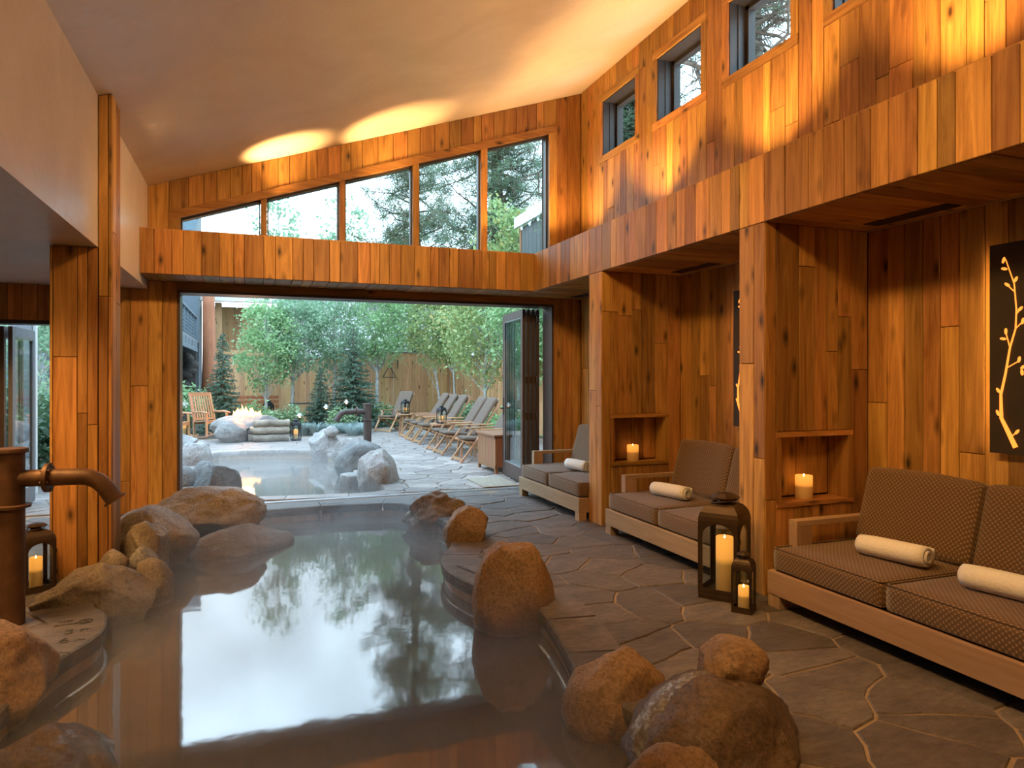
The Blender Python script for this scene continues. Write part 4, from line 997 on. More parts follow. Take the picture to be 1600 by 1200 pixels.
# ------------------------------------------------------------------ garden furniture
def lounger(label):
    t = thing('deck_lounger', label, 'lounger', group='teak deck loungers along the terrace')
    W2 = 0.26
    for s in (-1, 1):
        y = s*W2
        MB().bar((0.10, y, 0.0), (-0.33, y, 0.56), 0.028, 0.045, (0, 1, 0)).build('leg', 'teak_x', t)
        MB().bar((-0.92, y*0.88, 0.0), (-0.08, y*0.88, 0.36), 0.028, 0.045, (0, 1, 0)).build('leg', 'teak_x', t)
        MB().b2((-0.95, y-0.035, 0.555), (-0.22, y+0.035, 0.58), 0.006).lathe([(0.042, 0.555), (0.042, 0.58)], 12, (-0.22, y, 0)).build('armrest', 'teak_x', t)
        MB().bar((-0.70, y, 0.28), (-0.72, y, 0.555), 0.025, 0.04, (0, 1, 0)).build('arm_support', 'teak_z', t)
        MB().bar((-0.02, y*0.80, 0.355), (-0.66, y*0.80, 0.285), 0.025, 0.045, (0, 1, 0)).build('seat_rail', 'teak_x', t)
        MB().bar((-0.64, y*0.80, 0.27), (-1.12, y*0.80, 1.00), 0.025, 0.045, (0, 1, 0)).build('back_rail', 'teak_x', t)
    MB().bar((0.065, -W2, 0.05), (0.065, W2, 0.05), 0.022, 0.045).build('stretcher', 'teak_y', t)
    MB().bar((-0.88, -W2*0.88, 0.04), (-0.88, W2*0.88, 0.04), 0.022, 0.045).build('stretcher', 'teak_y', t)
    for k in range(7):
        x = -0.03-0.1*k; MB().box((x, 0, 0.372-0.109*(-x)), (0.06, 2*W2*0.82, 0.014)).build('seat_slat', 'teak_y', t)
    hd = [(0.23*math.cos(a*PI/10), 0.07*math.sin(a*PI/10)) for a in range(11)]
    R = Matrix.Rotation(-0.58, 3, 'Y')
    mb = MB().prism([(-0.23, -0.10), (0.23, -0.10)]+hd, 0, -0.014, 0.014); mb.v = [tuple(R @ Vector(q)+Vector((-1.105, 0, 1.0))) for q in mb.v]
    mb.build('headboard', 'teak_y', t)
    so = put('seat_cushion', cushion_mesh(0.66, 0.46, 0.065, 0.03, 0.012, 6), 'lounger_fabric', t, True, (-0.32, 0, 0.385)); so.rotation_euler = (0, -0.109, 0)
    bo = put('back_cushion', cushion_mesh(0.075, 0.46, 0.86, 0.035, 0.012, 6), 'lounger_fabric', t, True, (-0.83, 0, 0.71)); bo.rotation_euler = (0, -0.58, 0)
    return t
LB = ['grey-brown cushioned deck lounger farthest away, turned toward the pool', 'deck lounger just right of the far side table', 'deck lounger second right of the far side table', 'deck lounger just left of the lantern on the near side table',
      'deck lounger just right of the near side table', 'deck lounger second right of the near side table', 'deck lounger nearest the wooden chest']
LP = [(3.24, 18.62, PI+0.74), (3.42, 16.87, PI+0.05), (3.39, 15.95, PI+0.05), (3.40, 15.18, PI+0.05), (3.34, 13.62, PI+0.05), (3.33, 12.97, PI+0.05), (3.34, 11.70, PI+0.05)]
l0 = lounger(LB[0])
for i, (x, y, a) in enumerate(LP):
    o = l0 if i == 0 else copy_tree(l0)
    o.location = (x+0.10*math.cos(a)*-1, y-0.10*math.sin(a), 0); o.rotation_euler = (0, 0, a); o['label'] = LB[i]
def side_table(label, loc, h, r=0.27):
    t = thing('side_table', label, 'table', loc)
    for k in range(5):
        x0 = -r+2*r*k/5; x1 = x0+2*r/5-0.006; pts = []
        for x in (x0, (x0+x1)/2, x1): pts.append((x, -math.sqrt(max(0.0001, r*r-x*x))))
        poly = pts+[(x, -y) for x, y in reversed(pts)]
        MB().prism(poly, 2, h-0.025, h).build('top_slat', 'teak_y', t)
    for k in range(4):
        a = PI/4+k*PI/2; MB().bar((0.20*math.cos(a), 0.20*math.sin(a), 0), (0.15*math.cos(a), 0.15*math.sin(a), h-0.025), 0.035, 0.035).build('leg', 'teak_z', t)
    MB().b2((-0.15, -0.02, h-0.065), (0.15, 0.02, h-0.025)).b2((-0.02, -0.15, h-0.066), (0.02, 0.15, h-0.026)).build('apron', 'teak_x', t)
    return t
side_table('round teak side table beside the farthest lounger', (3.72, 17.75, 0), 0.53)
side_table('round teak side table carrying the nearer lantern between loungers', (3.80, 14.36, 0), 0.49)
side_table('low teak side table beside the lounger nearest the chest', (3.72, 12.33, 0), 0.36, 0.22)
lantern('dark lantern on the far side table', (3.70, 17.75, 0.53), 0.5, 0.165, 0.40, 'candle in the lantern on the far side table', 'iron', 0.35, 0.25)
lantern('dark lantern on the near side table', (3.78, 14.36, 0.49), 0.4, 0.155, 0.41, 'candle in the lantern on the near side table', 'iron', 0.35, 0.25)
lantern('dark floor lantern on the paving right of the fire pit', (0.93, 16.85, 0), 0.2, 0.20, 0.53, 'candle in the lantern right of the fire pit', 'iron', 0.45, 0.25)
lantern('dark lantern on the ground behind the left rocking chair', (-1.62, 18.9, 0), 0.3, 0.24, 0.66, 'candle in the lantern behind the left rocking chair', 'iron', 0.5, 0.25)
lantern('dark lantern standing near the fence behind the fire', (0.42, 22.0, 0), 0.3, 0.26, 0.85, 'candle in the lantern near the fence', 'iron', 0.5, 0.25)
def rocker(label, loc, rz):
    t = thing('rocking_chair', label, 'chair', loc, rz, 'rocking chairs by the fire pit')
    for s in (-1, 1):
        y = s*0.27
        MB().tube([(-0.48+0.96*k/8, y, 0.025+0.10*((k-3.6)/4.4)**2) for k in range(9)], 0.02, 6).build('rocker', 'teak_x', t)
        MB().bar((0.27, y, 0.04), (0.25, y, 0.62), 0.04, 0.05).build('leg', 'teak_z', t)
        MB().bar((-0.25, y, 0.04), (-0.27, y, 0.44), 0.04, 0.05).build('leg', 'teak_z', t)
        MB().bar((-0.24, y, 0.38), (-0.46, y, 1.08), 0.04, 0.045, (0, 1, 0)).build('back_post', 'teak_z', t)
        MB().tube([(-0.34, y, 0.64), (-0.1, y*1.05, 0.63), (0.1, y*1.08, 0.645), (0.33, y*1.1, 0.62)], [0.022, 0.026, 0.03, 0.026], 8).build('armrest', 'teak_x', t)
    MB().b2((0.24, -0.27, 0.36), (0.28, 0.27, 0.43)).build('seat_rail', 'teak_y', t); MB().b2((-0.28, -0.27, 0.34), (-0.24, 0.27, 0.41)).build('seat_rail', 'teak_y', t)
    for k in range(8): MB().box((0.26-0.07*k, 0, 0.435-0.012*k*0.5), (0.056, 0.55, 0.018)).build('seat_slat', 'teak_y', t)
    MB().bar((-0.465, -0.29, 1.06), (-0.465, 0.29, 1.06), 0.04, 0.09).build('top_rail', 'teak_y', t)
    MB().bar((-0.275, -0.27, 0.46), (-0.275, 0.27, 0.46), 0.03, 0.05).build('lower_rail', 'teak_y', t)
    for k in range(8):
        y = -0.225+0.45*k/7; MB().bar((-0.275, y, 0.46), (-0.455, y, 1.04), 0.012, 0.035, (0, 1, 0)).build('back_slat', 'teak_z', t)
    return t
rocker('teak rocking chair with slatted back beside the fire pit', (-0.98, 18.35, 0), -0.95)
rocker('teak rocking chair cut by the left door jamb', (-1.75, 17.7, 0), -0.25)
ch = thing('storage_chest', 'teak storage chest of upright boards behind the folding door', 'chest', (3.79, 10.43, 0))
hx, hy = 0.31, 0.44
for k in range(10): MB().b2((-hx+0.004, -hy+0.04+0.08*k+0.0015, 0.10), (-hx+0.02, -hy+0.04+0.08*(k+1)-0.0015, 0.55)).build('board', 'chestwood_z', ch)
for k in range(7):
    for s in (-1, 1): MB().b2((-hx+0.04+0.077*k+0.0015, s*hy*0.985, 0.10), (-hx+0.04+0.077*(k+1)-0.0015, s*(hy-0.022), 0.55)).build('board', 'chestwood_z', ch)
for a in (-1, 1):
    for b in (-1, 1): MB().b2((a*hx, b*hy, 0), (a*(hx-0.045), b*(hy-0.045), 0.565)).build('corner_post', 'chestwood_z', ch)
MB().b2((-hx-0.002, -hy, 0.07), (-hx+0.02, hy, 0.12)).b2((-hx-0.002, -hy, 0.53), (-hx+0.02, hy, 0.565)).b2((hx-0.02, -hy, 0.07), (hx, hy, 0.565)).build('frame', 'chestwood_y', ch)
MB().b2((-hx-0.03, -hy-0.03, 0.565), (hx+0.03, hy+0.03, 0.60), 0.006).build('lid', 'chestwood_y', ch)
tag(MB().box((0, 0, 0.008), (0.52, 0.86, 0.014), None, 0.004).build('doormat', 'doormat', loc=(3.17, 9.22, 0.0)), 'pale beige doormat on the paving by the folding doors', 'mat')
# ------------------------------------------------------------------ fire pit
fp = thing('fire_pit', 'stone fire pit boulder with stacked stone logs and open flames', 'fire pit', (-0.05, 17.2, 0))
def sub_rock(*a, **k):
    o = rock(*a, **k); o.parent = fp; o.location = Vector(o.location)-Vector((-0.05, 17.2, 0))
    for q in ('label', 'category', 'group'):
        if q in o: del o[q]
    return o
sub_rock('boulder', None, (-0.12, 17.35), (0.84, 0.46), -0.06, 0.60, 61, 'granite_pale', 0.1, 12, 0.06)
sub_rock('boulder', None, (-0.45, 16.98), (0.42, 0.34), -0.06, 0.55, 62, 'granite_pale', 0.3, 9, 0.05)
for r_, (ya, z) in enumerate(((-0.48, 0.085), (-0.44, 0.255), (-0.40, 0.42), (-0.30, 0.09), (-0.27, 0.26))):
    dx = rnd.uniform(-0.02, 0.02)
    pts = [(0.05+dx+0.78*k/6-(0.0 if r_ < 3 else 0.09), ya+0.02+0.008*math.sin(k*2+r_), z+0.004*math.cos(k*1.7+r_)) for k in range(7)]
    lo = MB().tube(pts, [0.082+0.006*math.sin(3*k+r_) for k in range(7)], 14); autosmooth(lo.build('stone_log', 'granite', fp))
FL = random.Random(3)
for k in range(40):
    x = -0.10+FL.uniform(-0.29, 0.29); y = FL.uniform(-0.02, 0.24); hgt = FL.uniform(0.12, 0.30)*(1-abs(x+0.12)/0.5); r0 = FL.uniform(0.025, 0.05); l = FL.uniform(-0.05, 0.05)
    MB().tube([(x, y, 0.56), (x+l*0.2, y, 0.56+hgt*0.3), (x+l*0.7, y+l*0.2, 0.56+hgt*0.65), (x+l*1.1, y, 0.56+hgt)], [r0*0.7, r0, r0*0.55, 0.002], 8).build('flame', 'flame', fp, True)
fd = bpy.data.lights.new('fire_glow', 'POINT'); fd.energy = 55; fd.color = (1.0, 0.45, 0.14); fd.shadow_soft_size = 0.18
fo = bpy.data.objects.new('fire_glow', fd); COL.objects.link(fo); fo.location = (-0.15, 17.3, 0.95)
# ------------------------------------------------------------------ fences
def fence(label, p, q, h, name='board_fence', cap=True):
    p, q = Vector(p), Vector(q); L = (q-p).length; a = math.atan2(q.y-p.y, q.x-p.x)
    t = thing(name, label, 'fence', (p.x, p.y, 0), a); x = 0.0
    while x < L:
        w_ = rnd.uniform(0.13, 0.18); d = rnd.choice((0.0, 0.012))
        MB().b2((x+0.002, -0.012-d, -0.02), (min(x+w_, L)-0.002, 0.010-d, h-0.03-rnd.uniform(0, 0.004))).build('board', 'cedar_z', t); x += w_
    MB().b2((0, 0.012, 0.5), (L, 0.05, 0.6)).b2((0, 0.012, h-0.5), (L, 0.05, h-0.4)).build('rail', 'cedar_x', t)
    if cap: MB().b2((0, -0.06, h-0.03), (L, 0.06, h)).build('cap_rail', 'grey_paint', t)
    return t
fence('lower cedar board fence at the back left behind the fire', (-1.0, 24.0), (2.2, 24.0), 2.14)
fence('tall cedar board fence across the back of the garden', (2.2, 23.95), (6.95, 23.95), 2.36)
fence('cedar board fence along the right side behind the loungers', (6.9, 23.9), (6.9, 9.2), 2.2)
bk = thing('triangle_bell', 'black iron triangle dinner bell hanging from a bracket on the fence', 'bell', (4.42, 23.90, 1.72))
MB().tube([(0.30, 0, 0.05), (0.30, 0, 0.34)], 0.015, 6).tube([(0.30, 0, 0.34), (0.0, -0.10, 0.36)], 0.014, 6).build('bracket', 'iron', bk)
MB().tube([(-0.24, -0.10, -0.25), (0.20, -0.10, -0.25)], 0.014, 6).tube([(0.20, -0.10, -0.25), (0.0, -0.10, 0.16)], 0.014, 6).tube([(0.0, -0.10, 0.16), (-0.24, -0.10, -0.25)], 0.014, 6).build('triangle', 'iron', bk)
MB().tube([(0.0, -0.10, 0.36), (0.0, -0.10, 0.14)], 0.005, 5).tube([(0.07, -0.10, 0.34), (0.09, -0.10, -0.32)], 0.010, 5).build('striker', 'iron', bk)
# ------------------------------------------------------------------ plants
def leaf_quad(mb, p, s, R, up=0.0):
    n_ = Vector((R.uniform(-1, 1), R.uniform(-1, 1), R.uniform(-1, 1)+up)).normalized(); a = n_.orthogonal().normalized(); ang = R.uniform(0, 6.28)
    b = n_.cross(a); a, b = a*math.cos(ang)+b*math.sin(ang), b*math.cos(ang)-a*math.sin(ang)
    k = len(mb.v); q = p+a*s
    mb.v += [tuple(p-a*s), tuple(p+b*s*0.55), tuple(q), tuple(p-b*s*0.55)]; mb.f.append((k, k+1, k+2, k+3))
def raw(mb, name, mat, parent):
    me = bpy.data.meshes.new(name); me.from_pydata(mb.v, [], mb.f); return put(name, me, mat, parent)
def tree(label, x, y, th_, cz, rad, n, seed, lmat='leaf_aspen', bark='aspen_bark', ls=0.056, lean=(0, 0), tr=0.055, nb=80, name='aspen_tree', cat='tree', z0=-0.03):
    R = random.Random(seed); t = thing(name, label, cat, (x, y, z0))
    top = Vector((lean[0], lean[1], cz+rad[2]*0.75))
    pts = [Vector((0, 0, 0)).lerp(top, k/8)+Vector((0.05*math.sin(k*1.3+seed), 0.05*math.cos(k*1.7+seed), 0))*(k/8) for k in range(9)]
    MB().tube(pts, [tr*(1-0.085*k) for k in range(9)], 8).build('trunk', bark, t, True)
    cen = []; br = MB()
    for k in range(nb):
        v = Vector((R.gauss(0, 1), R.gauss(0, 1), R.gauss(0, 1))).normalized()*R.uniform(0.35, 1.0)**0.6
        c = Vector((lean[0]*cz/top.z+v.x*rad[0], lean[1]*cz/top.z+v.y*rad[1], cz+v.z*rad[2])); cen.append(c)
        if k % 2 == 0:
            zz = max(th_, c.z-0.35*rad[0]-0.25); f = min(1, zz/top.z); b0 = pts[min(8, int(f*8))]
            br.tube([b0, (b0+c)/2+Vector((0, 0, -0.03)), c], [tr*0.32, tr*0.2, 0.006], 5, False)
    br.build('branches', bark, t, True)
    n = int(n*0.92); mb = MB(); sg = min(rad)*0.19
    for k in range(n):
        c = R.choice(cen); p = c+Vector((R.gauss(0, sg), R.gauss(0, sg), R.gauss(0, sg*0.8)))
        leaf_quad(mb, p, ls*R.uniform(0.6, 1.2), R, 0.5)
    tag(raw(mb, 'foliage', lmat, t), kind='stuff')
    return t
def spruce(label, x, y, h, r, seed, n_lev=24, mat='needle_spruce'):
    R = random.Random(seed); t = thing('spruce_tree', label, 'tree', (x, y, -0.03))
    MB().tube([(0, 0, 0), (0, 0, h*0.98)], [r*0.06+0.02, 0.008], 7).build('trunk', 'bark', t, True)
    mb = MB()
    for i in range(n_lev):
        f = (i+0.5)/n_lev; z1 = h*(0.05+0.93*f); nb = max(5, int(11*(1-f)+5))
        for k in range(nb):
            z = z1+R.gauss(0, h*0.012); rr = r*(1-f)**0.85*R.uniform(0.75, 1.1)+0.05
            a = 2*PI*(k+R.random())/nb; d = Vector((math.cos(a), math.sin(a), 0)); sd = Vector((-d.y, d.x, 0)); m_ = max(4, int(rr/0.045))
            for j in range(m_):
                u = (j+0.7)/m_; p = d*rr*u+Vector((0, 0, z-rr*0.38*u+rr*0.22*u*u)); wl = rr*0.20*(1-u*0.6)+0.04
                for q in range(4):
                    an = R.uniform(-1.3, 1.3); tip = p+(sd*math.sin(an)*1.0+d*math.cos(an)*0.75)*wl*R.uniform(0.7, 1.2)+Vector((0, 0, R.gauss(-0.01, 0.035))); k0 = len(mb.v); e = Vector((R.gauss(0, 0.01), R.gauss(0, 0.01), 0.017))
                    mb.v += [tuple(p-e), tuple(tip), tuple(p+e)]; mb.f.append((k0, k0+1, k0+2))
    tag(raw(mb, 'needles', mat, t), kind='stuff'); return t
def shrub(label, x, y, rad, h, n, seed, lmat='leaf_shrub', ls=0.05, flowers=0, name='leafy_shrub'):
    R = random.Random(seed); t = thing(name, label, 'shrub', (x, y, -0.03)); st = MB(); cen = []
    for k in range(16):
        a = R.uniform(0, 6.28); q = R.random()**0.5; c = Vector((rad*q*math.cos(a), rad*q*math.sin(a), h*R.uniform(0.35, 0.95)*(1-0.35*q))); cen.append(c)
        st.tube([(c.x*0.2, c.y*0.2, 0), tuple(c*0.6), tuple(c)], [0.012, 0.009, 0.004], 5, False)
    st.build('stems', 'bark', t)
    mb = MB()
    for k in range(n):
        c = R.choice(cen); p = c+Vector((R.gauss(0, rad*0.22), R.gauss(0, rad*0.22), R.gauss(0, h*0.12))); p.z = max(0.03, p.z); leaf_quad(mb, p, ls*R.uniform(0.6, 1.3), R, 0.7)
    tag(raw(mb, 'foliage', lmat, t), kind='stuff')
    for k in range(flowers):
        c = R.choice(cen); 
        fm = MB()
        for j in range(60): leaf_quad(fm, Vector((R.gauss(0, 0.05), R.gauss(0, 0.05), R.gauss(0, 0.045))), 0.035, R)
        raw(fm, 'flower_head', 'petal', t).location = c+Vector((R.uniform(-0.1, 0.1), -0.28, 0.10))
    return t
def grass(label, x, y, r, h, seed):
    R = random.Random(seed); t = thing('grass_clump', label, 'grass', (x, y, -0.03), group='blue fescue clumps')
    mb = MB()
    for k in range(260):
        a = R.uniform(0, 6.28); L = h*R.uniform(0.6, 1.1); q = r*R.random()**0.5*0.35; b = Vector((q*math.cos(a), q*math.sin(a), 0)); d = Vector((math.cos(a), math.sin(a), 0)); sd = Vector((-d.y, d.x, 0))*0.006
        m1 = b+d*r*0.35+Vector((0, 0, L*0.75)); tip = b+d*r*R.uniform(0.7, 1.1)+Vector((0, 0, L*R.uniform(0.6, 0.95))); k0 = len(mb.v)
        mb.v += [tuple(b-sd), tuple(b+sd), tuple(m1+sd*0.8), tuple(m1-sd*0.8), tuple(tip)]; mb.f += [(k0, k0+1, k0+2, k0+3), (k0+3, k0+2, k0+4)]
    tag(raw(mb, 'blades', 'blue_grass', t), kind='stuff')
# u -> world at garden depth
tree('bushy green tree left of centre in front of the porch', 0.35, 21.0, 0.9, 2.45, (0.85, 0.8, 1.25), 5200, 71, 'leaf_aspen', nb=95, tr=0.05)
tree('blue-green aspen with a slim pale trunk behind the fire lantern', 1.10, 21.6, 1.6, 2.75, (0.95, 0.8, 1.25), 4800, 72, 'leaf_teal', nb=95)
tree('tall aspen left of the big spruce', 2.35, 21.9, 1.4, 3.0, (0.9, 0.85, 1.5), 4600, 73, 'leaf_teal', nb=95)
tree('bright green aspen with a straight trunk left of the triangle bell', 3.72, 22.3, 1.75, 3.3, (1.05, 0.95, 1.45), 6500, 74, 'leaf_aspen', nb=110, tr=0.07)
tree('leaning thin aspen behind the third lounger', 5.70, 21.6, 1.4, 3.1, (0.75, 0.7, 1.3), 5000, 75, 'leaf_yellow', lean=(-0.5, 0), tr=0.045)
tree('slim aspen with yellowing leaves behind the fourth lounger', 5.95, 21.0, 1.4, 3.2, (0.9, 0.8, 1.5), 6500, 76, 'leaf_yellow', tr=0.045, nb=95)
tree('dense yellow-green aspen close behind the loungers', 5.95, 17.9, 1.2, 3.0, (1.05, 1.0, 1.65), 9500, 77, 'leaf_yellow', tr=0.055, nb=80)
tree('aspen partly behind the folding glass door', 6.2, 16.0, 1.1, 2.8, (0.8, 0.9, 1.5), 6500, 78, 'leaf_aspen', tr=0.05)
tree('leafy tree beyond the back fence, centre left', 1.6, 27.0, 2.0, 3.9, (1.5, 1.2, 1.4), 2600, 79, 'leaf_teal', ls=0.10)
tree('leafy tree beyond the back fence behind the triangle bell', 5.6, 27.5, 2.0, 3.7, (1.7, 1.3, 1.5), 2600, 80, 'leaf_teal', ls=0.10)
tree('leafy tree beyond the right fence corner', 8.3, 25.6, 2.0, 4.0, (1.6, 1.4, 1.8), 4500, 81, 'leaf_yellow', ls=0.10)
tree('tall leafy tree beyond the right fence, seen in the last clerestory pane', 7.35, 19.9, 2.0, 5.1, (0.95, 0.9, 1.9), 6000, 82, 'leaf_yellow', ls=0.075)
spruce('big dark spruce in the middle of the planting bed', 2.72, 20.4, 3.0, 0.85, 91, 26)
spruce('smaller spruce left of the big one', 1.78, 20.2, 1.85, 0.48, 92, 18)
spruce('narrow young spruce behind the rocking chair', -0.78, 20.0, 2.75, 0.55, 93, 24)
shrub('hydrangea with white flower heads behind the rocking chairs', -1.75, 20.2, 0.75, 1.45, 1500, 101, 'leaf_aspen', 0.06, 7, 'hydrangea_shrub')
shrub('hydrangea with white flower heads next to the young spruce', 0.05, 20.2, 0.45, 0.95, 700, 102, 'leaf_aspen', 0.06, 2, 'hydrangea_shrub')
shrub('pale variegated shrub behind the fire lantern', 0.85, 19.6, 0.42, 0.85, 1100, 103)
shrub('pale variegated shrub at the foot of the big spruce', 2.25, 19.2, 0.38, 0.75, 900, 104)
shrub('variegated shrub right of the big spruce', 3.30, 20.9, 0.42, 0.70, 900, 105)
shrub('variegated shrub with lamp glow behind the farthest lounger', 3.85, 21.3, 0.45, 0.75, 900, 106)
shrub('variegated shrub behind the loungers at the near table', 5.35, 17.2, 0.55, 1.0, 1300, 107)
shrub('green shrub behind the lounger nearest the chest', 5.35, 14.6, 0.5, 0.85, 1100, 108, 'leaf_aspen')
shrub('green shrub at the fence behind the fourth lounger', 6.0, 19.6, 0.5, 0.8, 900, 109, 'leaf_aspen')
for k, (x, y) in enumerate(((1.55, 18.7), (1.95, 18.35), (2.3, 18.75), (2.6, 18.2), (2.75, 18.8), (1.25, 18.9), (2.35, 17.75))):
    grass(['clump of pale blue grass nearest the fire lantern', 'second clump of pale blue grass from the lantern', 'pale blue grass clump behind the spout arm', 'pale blue grass clump right of the spout pole', 'pale blue grass clump near the far lounger', 'pale blue grass clump beside the variegated shrub', 'pale blue grass clump at the front edge of the bed'][k], x, y, 0.32, 0.36, 110+k)
def path_light(label, x, y, h=0.45):
    t = thing('path_light', label, 'lamp', (x, y, -0.03), group='garden path lights')
    MB().tube([(0, 0, 0), (0, 0, h)], 0.012, 6).build('stake', 'iron', t)
    MB().lathe([(0.105, h), (0.06, h+0.04), (0.02, h+0.085), (0.004, h+0.09)], 14).build('shade', 'alu', t, True)
    MB().lathe([(0.02, h-0.03), (0.03, h-0.015), (0.02, h-0.001)], 10).build('bulb', 'bulb', t, True)
path_light('mushroom path light beside the bistro table', 1.10, 18.25, 0.52); path_light('mushroom path light left of the spout arm', 1.85, 19.3, 0.68); path_light('mushroom path light above the spout arm', 2.42, 19.5, 0.80); path_light('path light in the shrub by the farthest lounger', 3.62, 20.7, 0.42)
def bistro(label, loc):
    t = thing('bistro_table', label, 'table', loc)
    MB().b2((-0.35, -0.3, 0.70), (0.35, 0.3, 0.73)).build('top', 'iron', t)
    for a in (-1, 1):
        for b in (-1, 1): MB().b2((a*0.31, b*0.26, 0), (a*0.34, b*0.29, 0.70)).build('leg', 'iron', t)
    MB().b2((-0.31, -0.28, 0.35), (0.31, -0.26, 0.38)).build('stretcher', 'iron', t)
bistro('dark bistro table between the variegated shrub and the small spruce', (1.35, 20.9, 0))
sd = thing('garden_bench', 'dark wooden bench by the back fence behind the fire', 'bench', (0.05, 22.6, 0))
for k in range(4): MB().b2((-0.7, -0.25+0.12*k, 0.42), (0.7, -0.15+0.12*k, 0.45)).build('seat_slat', 'log_z', sd)
for a in (-1, 1): MB().b2((a*0.65, -0.24, 0), (a*0.58, 0.2, 0.42)).build('leg', 'log_z', sd)
for k in range(3): MB().b2((-0.7, 0.22, 0.52+0.14*k), (0.7, 0.25, 0.62+0.14*k)).build('back_slat', 'log_z', sd)
# ------------------------------------------------------------------ lodge and houses beyond
lg = thing('log_column', 'thick peeled log column of the lodge', 'column', (-1.82, 33.0, -0.05))
MB().tube([(0, 0, 0), (0.02, 0, 1.5), (0, 0, 3.0), (-0.02, 0, 4.6), (0, 0, 6.4)], [0.36, 0.31, 0.27, 0.25, 0.24], 20).build('shaft', 'log_z', lg, True)
lb = thing('lodge_balcony', 'steel blue balcony with wire railing on the lodge', 'balcony', (-2.25, 27.0, 0))
MB().b2((-2.5, -7, 2.95), (0.0, 7.0, 3.05)).build('deck', 'grey_paint', lb); MB().b2((-0.10, -7, 2.55), (0.0, 5.6, 2.95)).build('fascia', 'bluegrey_paint', lb)
for k in range(10):
    y = -6.9+1.35*k; MB().b2((-0.10, y, 2.95), (-0.03, y+0.07, 4.0)).build('post', 'bluegrey_paint', lb); MB().b2((-2.4, y, 2.72), (0.02, y+0.09, 2.95)).build('joist', 'bluegrey_paint', lb)
for z in (3.15, 3.28, 3.41, 3.54, 3.67, 3.80): MB().tube([(-0.065, -6.9, z), (-0.065, 5.4, z)], 0.016, 5).build('rail_wire', 'bluegrey_paint', lb)
MB().b2((-0.13, -7, 4.0), (0.0, 5.6, 4.07)).build('top_rail', 'bluegrey_paint', lb)
lo = thing('lodge_house', 'lodge building with cedar porch, pale eaves and dark roof behind the trees', 'building', (0, 0, 0))
MB().b2((-12, 34.0, -0.05), (-2.3, 36.0, 7.5)).build('wall', 'bluegrey_paint', lo); MB().b2((-5.2, 19.5, -0.05), (-4.7, 34.0, 6.5)).build('wing_wall', 'bluegrey_paint', lo)
MB().b2((-2.3, 37.5, -0.05), (1.5, 38.0, 5.0)).build('porch_wall', 'porch_brown', lo)
for k in range(11): MB().b2((-2.3+0.345*k+0.004, 37.47, 0), (-2.3+0.345*(k+1)-0.004, 37.5, 5.0)).build('porch_board', 'cedar_z', lo)
for x in (-1.55, 1.3): MB().b2((x-0.15, 35.4, -0.05), (x+0.15, 35.7, 5.0)).build('porch_post', 'cedar_z', lo)
MB().b2((-1.9, 35.3, 2.55), (1.5, 35.5, 2.75)).build('porch_rail', 'cedar_x', lo)
MB().b2((0.55, 37.40, 2.9), (1.1, 37.46, 4.0)).build('window', 'stucco_pale', lo)
MB().b2((-2.4, 34.6, 5.0), (2.0, 35.0, 5.4)).build('eave', 'white_paint', lo)
MB().prism([(34.4, 5.41), (39, 5.41), (39, 7.6)], 0, -2.4, 2.2).build('roof', 'slate_roof', lo)
MB().prism([(34.0, 7.51), (39.5, 7.51), (39.5, 10.4)], 0, -12.5, -2.55).build('roof', 'slate_roof', lo)
MB().b2((1.51, 38.0, -0.05), (13.5, 40, 5.6)).build('wall', 'stucco_pale', lo)
# rubble stones at the foot of the lodge
sw = thing('stone_plinth', 'rough fieldstone wall under the lodge balcony', 'stone wall', (0, 0, 0))
MB().b2((-8, 33.6, -0.05), (-2.4, 33.99, 2.55)).build('core', 'fieldstone', sw)
for k in range(46):
    px, pz = rnd.uniform(-4.6, -2.45), rnd.uniform(0.1, 2.4); bm = bmesh.new(); bmesh.ops.create_icosphere(bm, subdivisions=2, radius=1.0)
    for v in bm.verts: v.co = Vector((v.co.x*rnd.uniform(0.28, 0.34), v.co.y*0.14, v.co.z*rnd.uniform(0.22, 0.27)))*(1+0.2*noise.noise(v.co*1.5+Vector((k, 0, 0))))
    me = bpy.data.meshes.new('stone'); bm.to_mesh(me); bm.free(); put('stone', me, 'fieldstone', sw, True, (px, 33.6, pz))
gh = thing('grey_house', 'grey board-clad house corner with white fascia seen through the clerestory', 'building', (0, 0, 0))
GX, GY = 7.16, 18.3
for k in range(30): MB().b2((GX, GY-0.28*k-0.01, -0.05), (GX+0.03, GY-0.28*(k+1)+0.006, 5.75)).build('siding_board', 'greyclad_z', gh)
MB().b2((GX+0.03, GY-8.4, -0.05), (GX+4, GY, 5.75)).build('core', 'grey_paint', gh)
MB().b2((GX-0.02, GY-0.02, -0.05), (GX+0.12, GY+0.10, 5.75)).build('corner_board', 'porch_brown', gh)
MB().b2((GX-0.14, GY-8.5, 5.75), (GX-0.04, GY+0.2, 6.05)).build('fascia', 'white_paint', gh)
MB().prism([(GX-0.14, 6.05), (GX+4, 6.05), (GX+4, 6.9)], 1, GY-8.5, GY+0.2).build('roof', 'slate_roof', gh)
for k in range(12): MB().lathe([(0.02, -0.04), (0.035, 0.0), (0.02, 0.04)], 8).build('string_light', 'led_cyan', gh, loc=(GX-0.07, GY-0.2-0.6*k, 5.68))
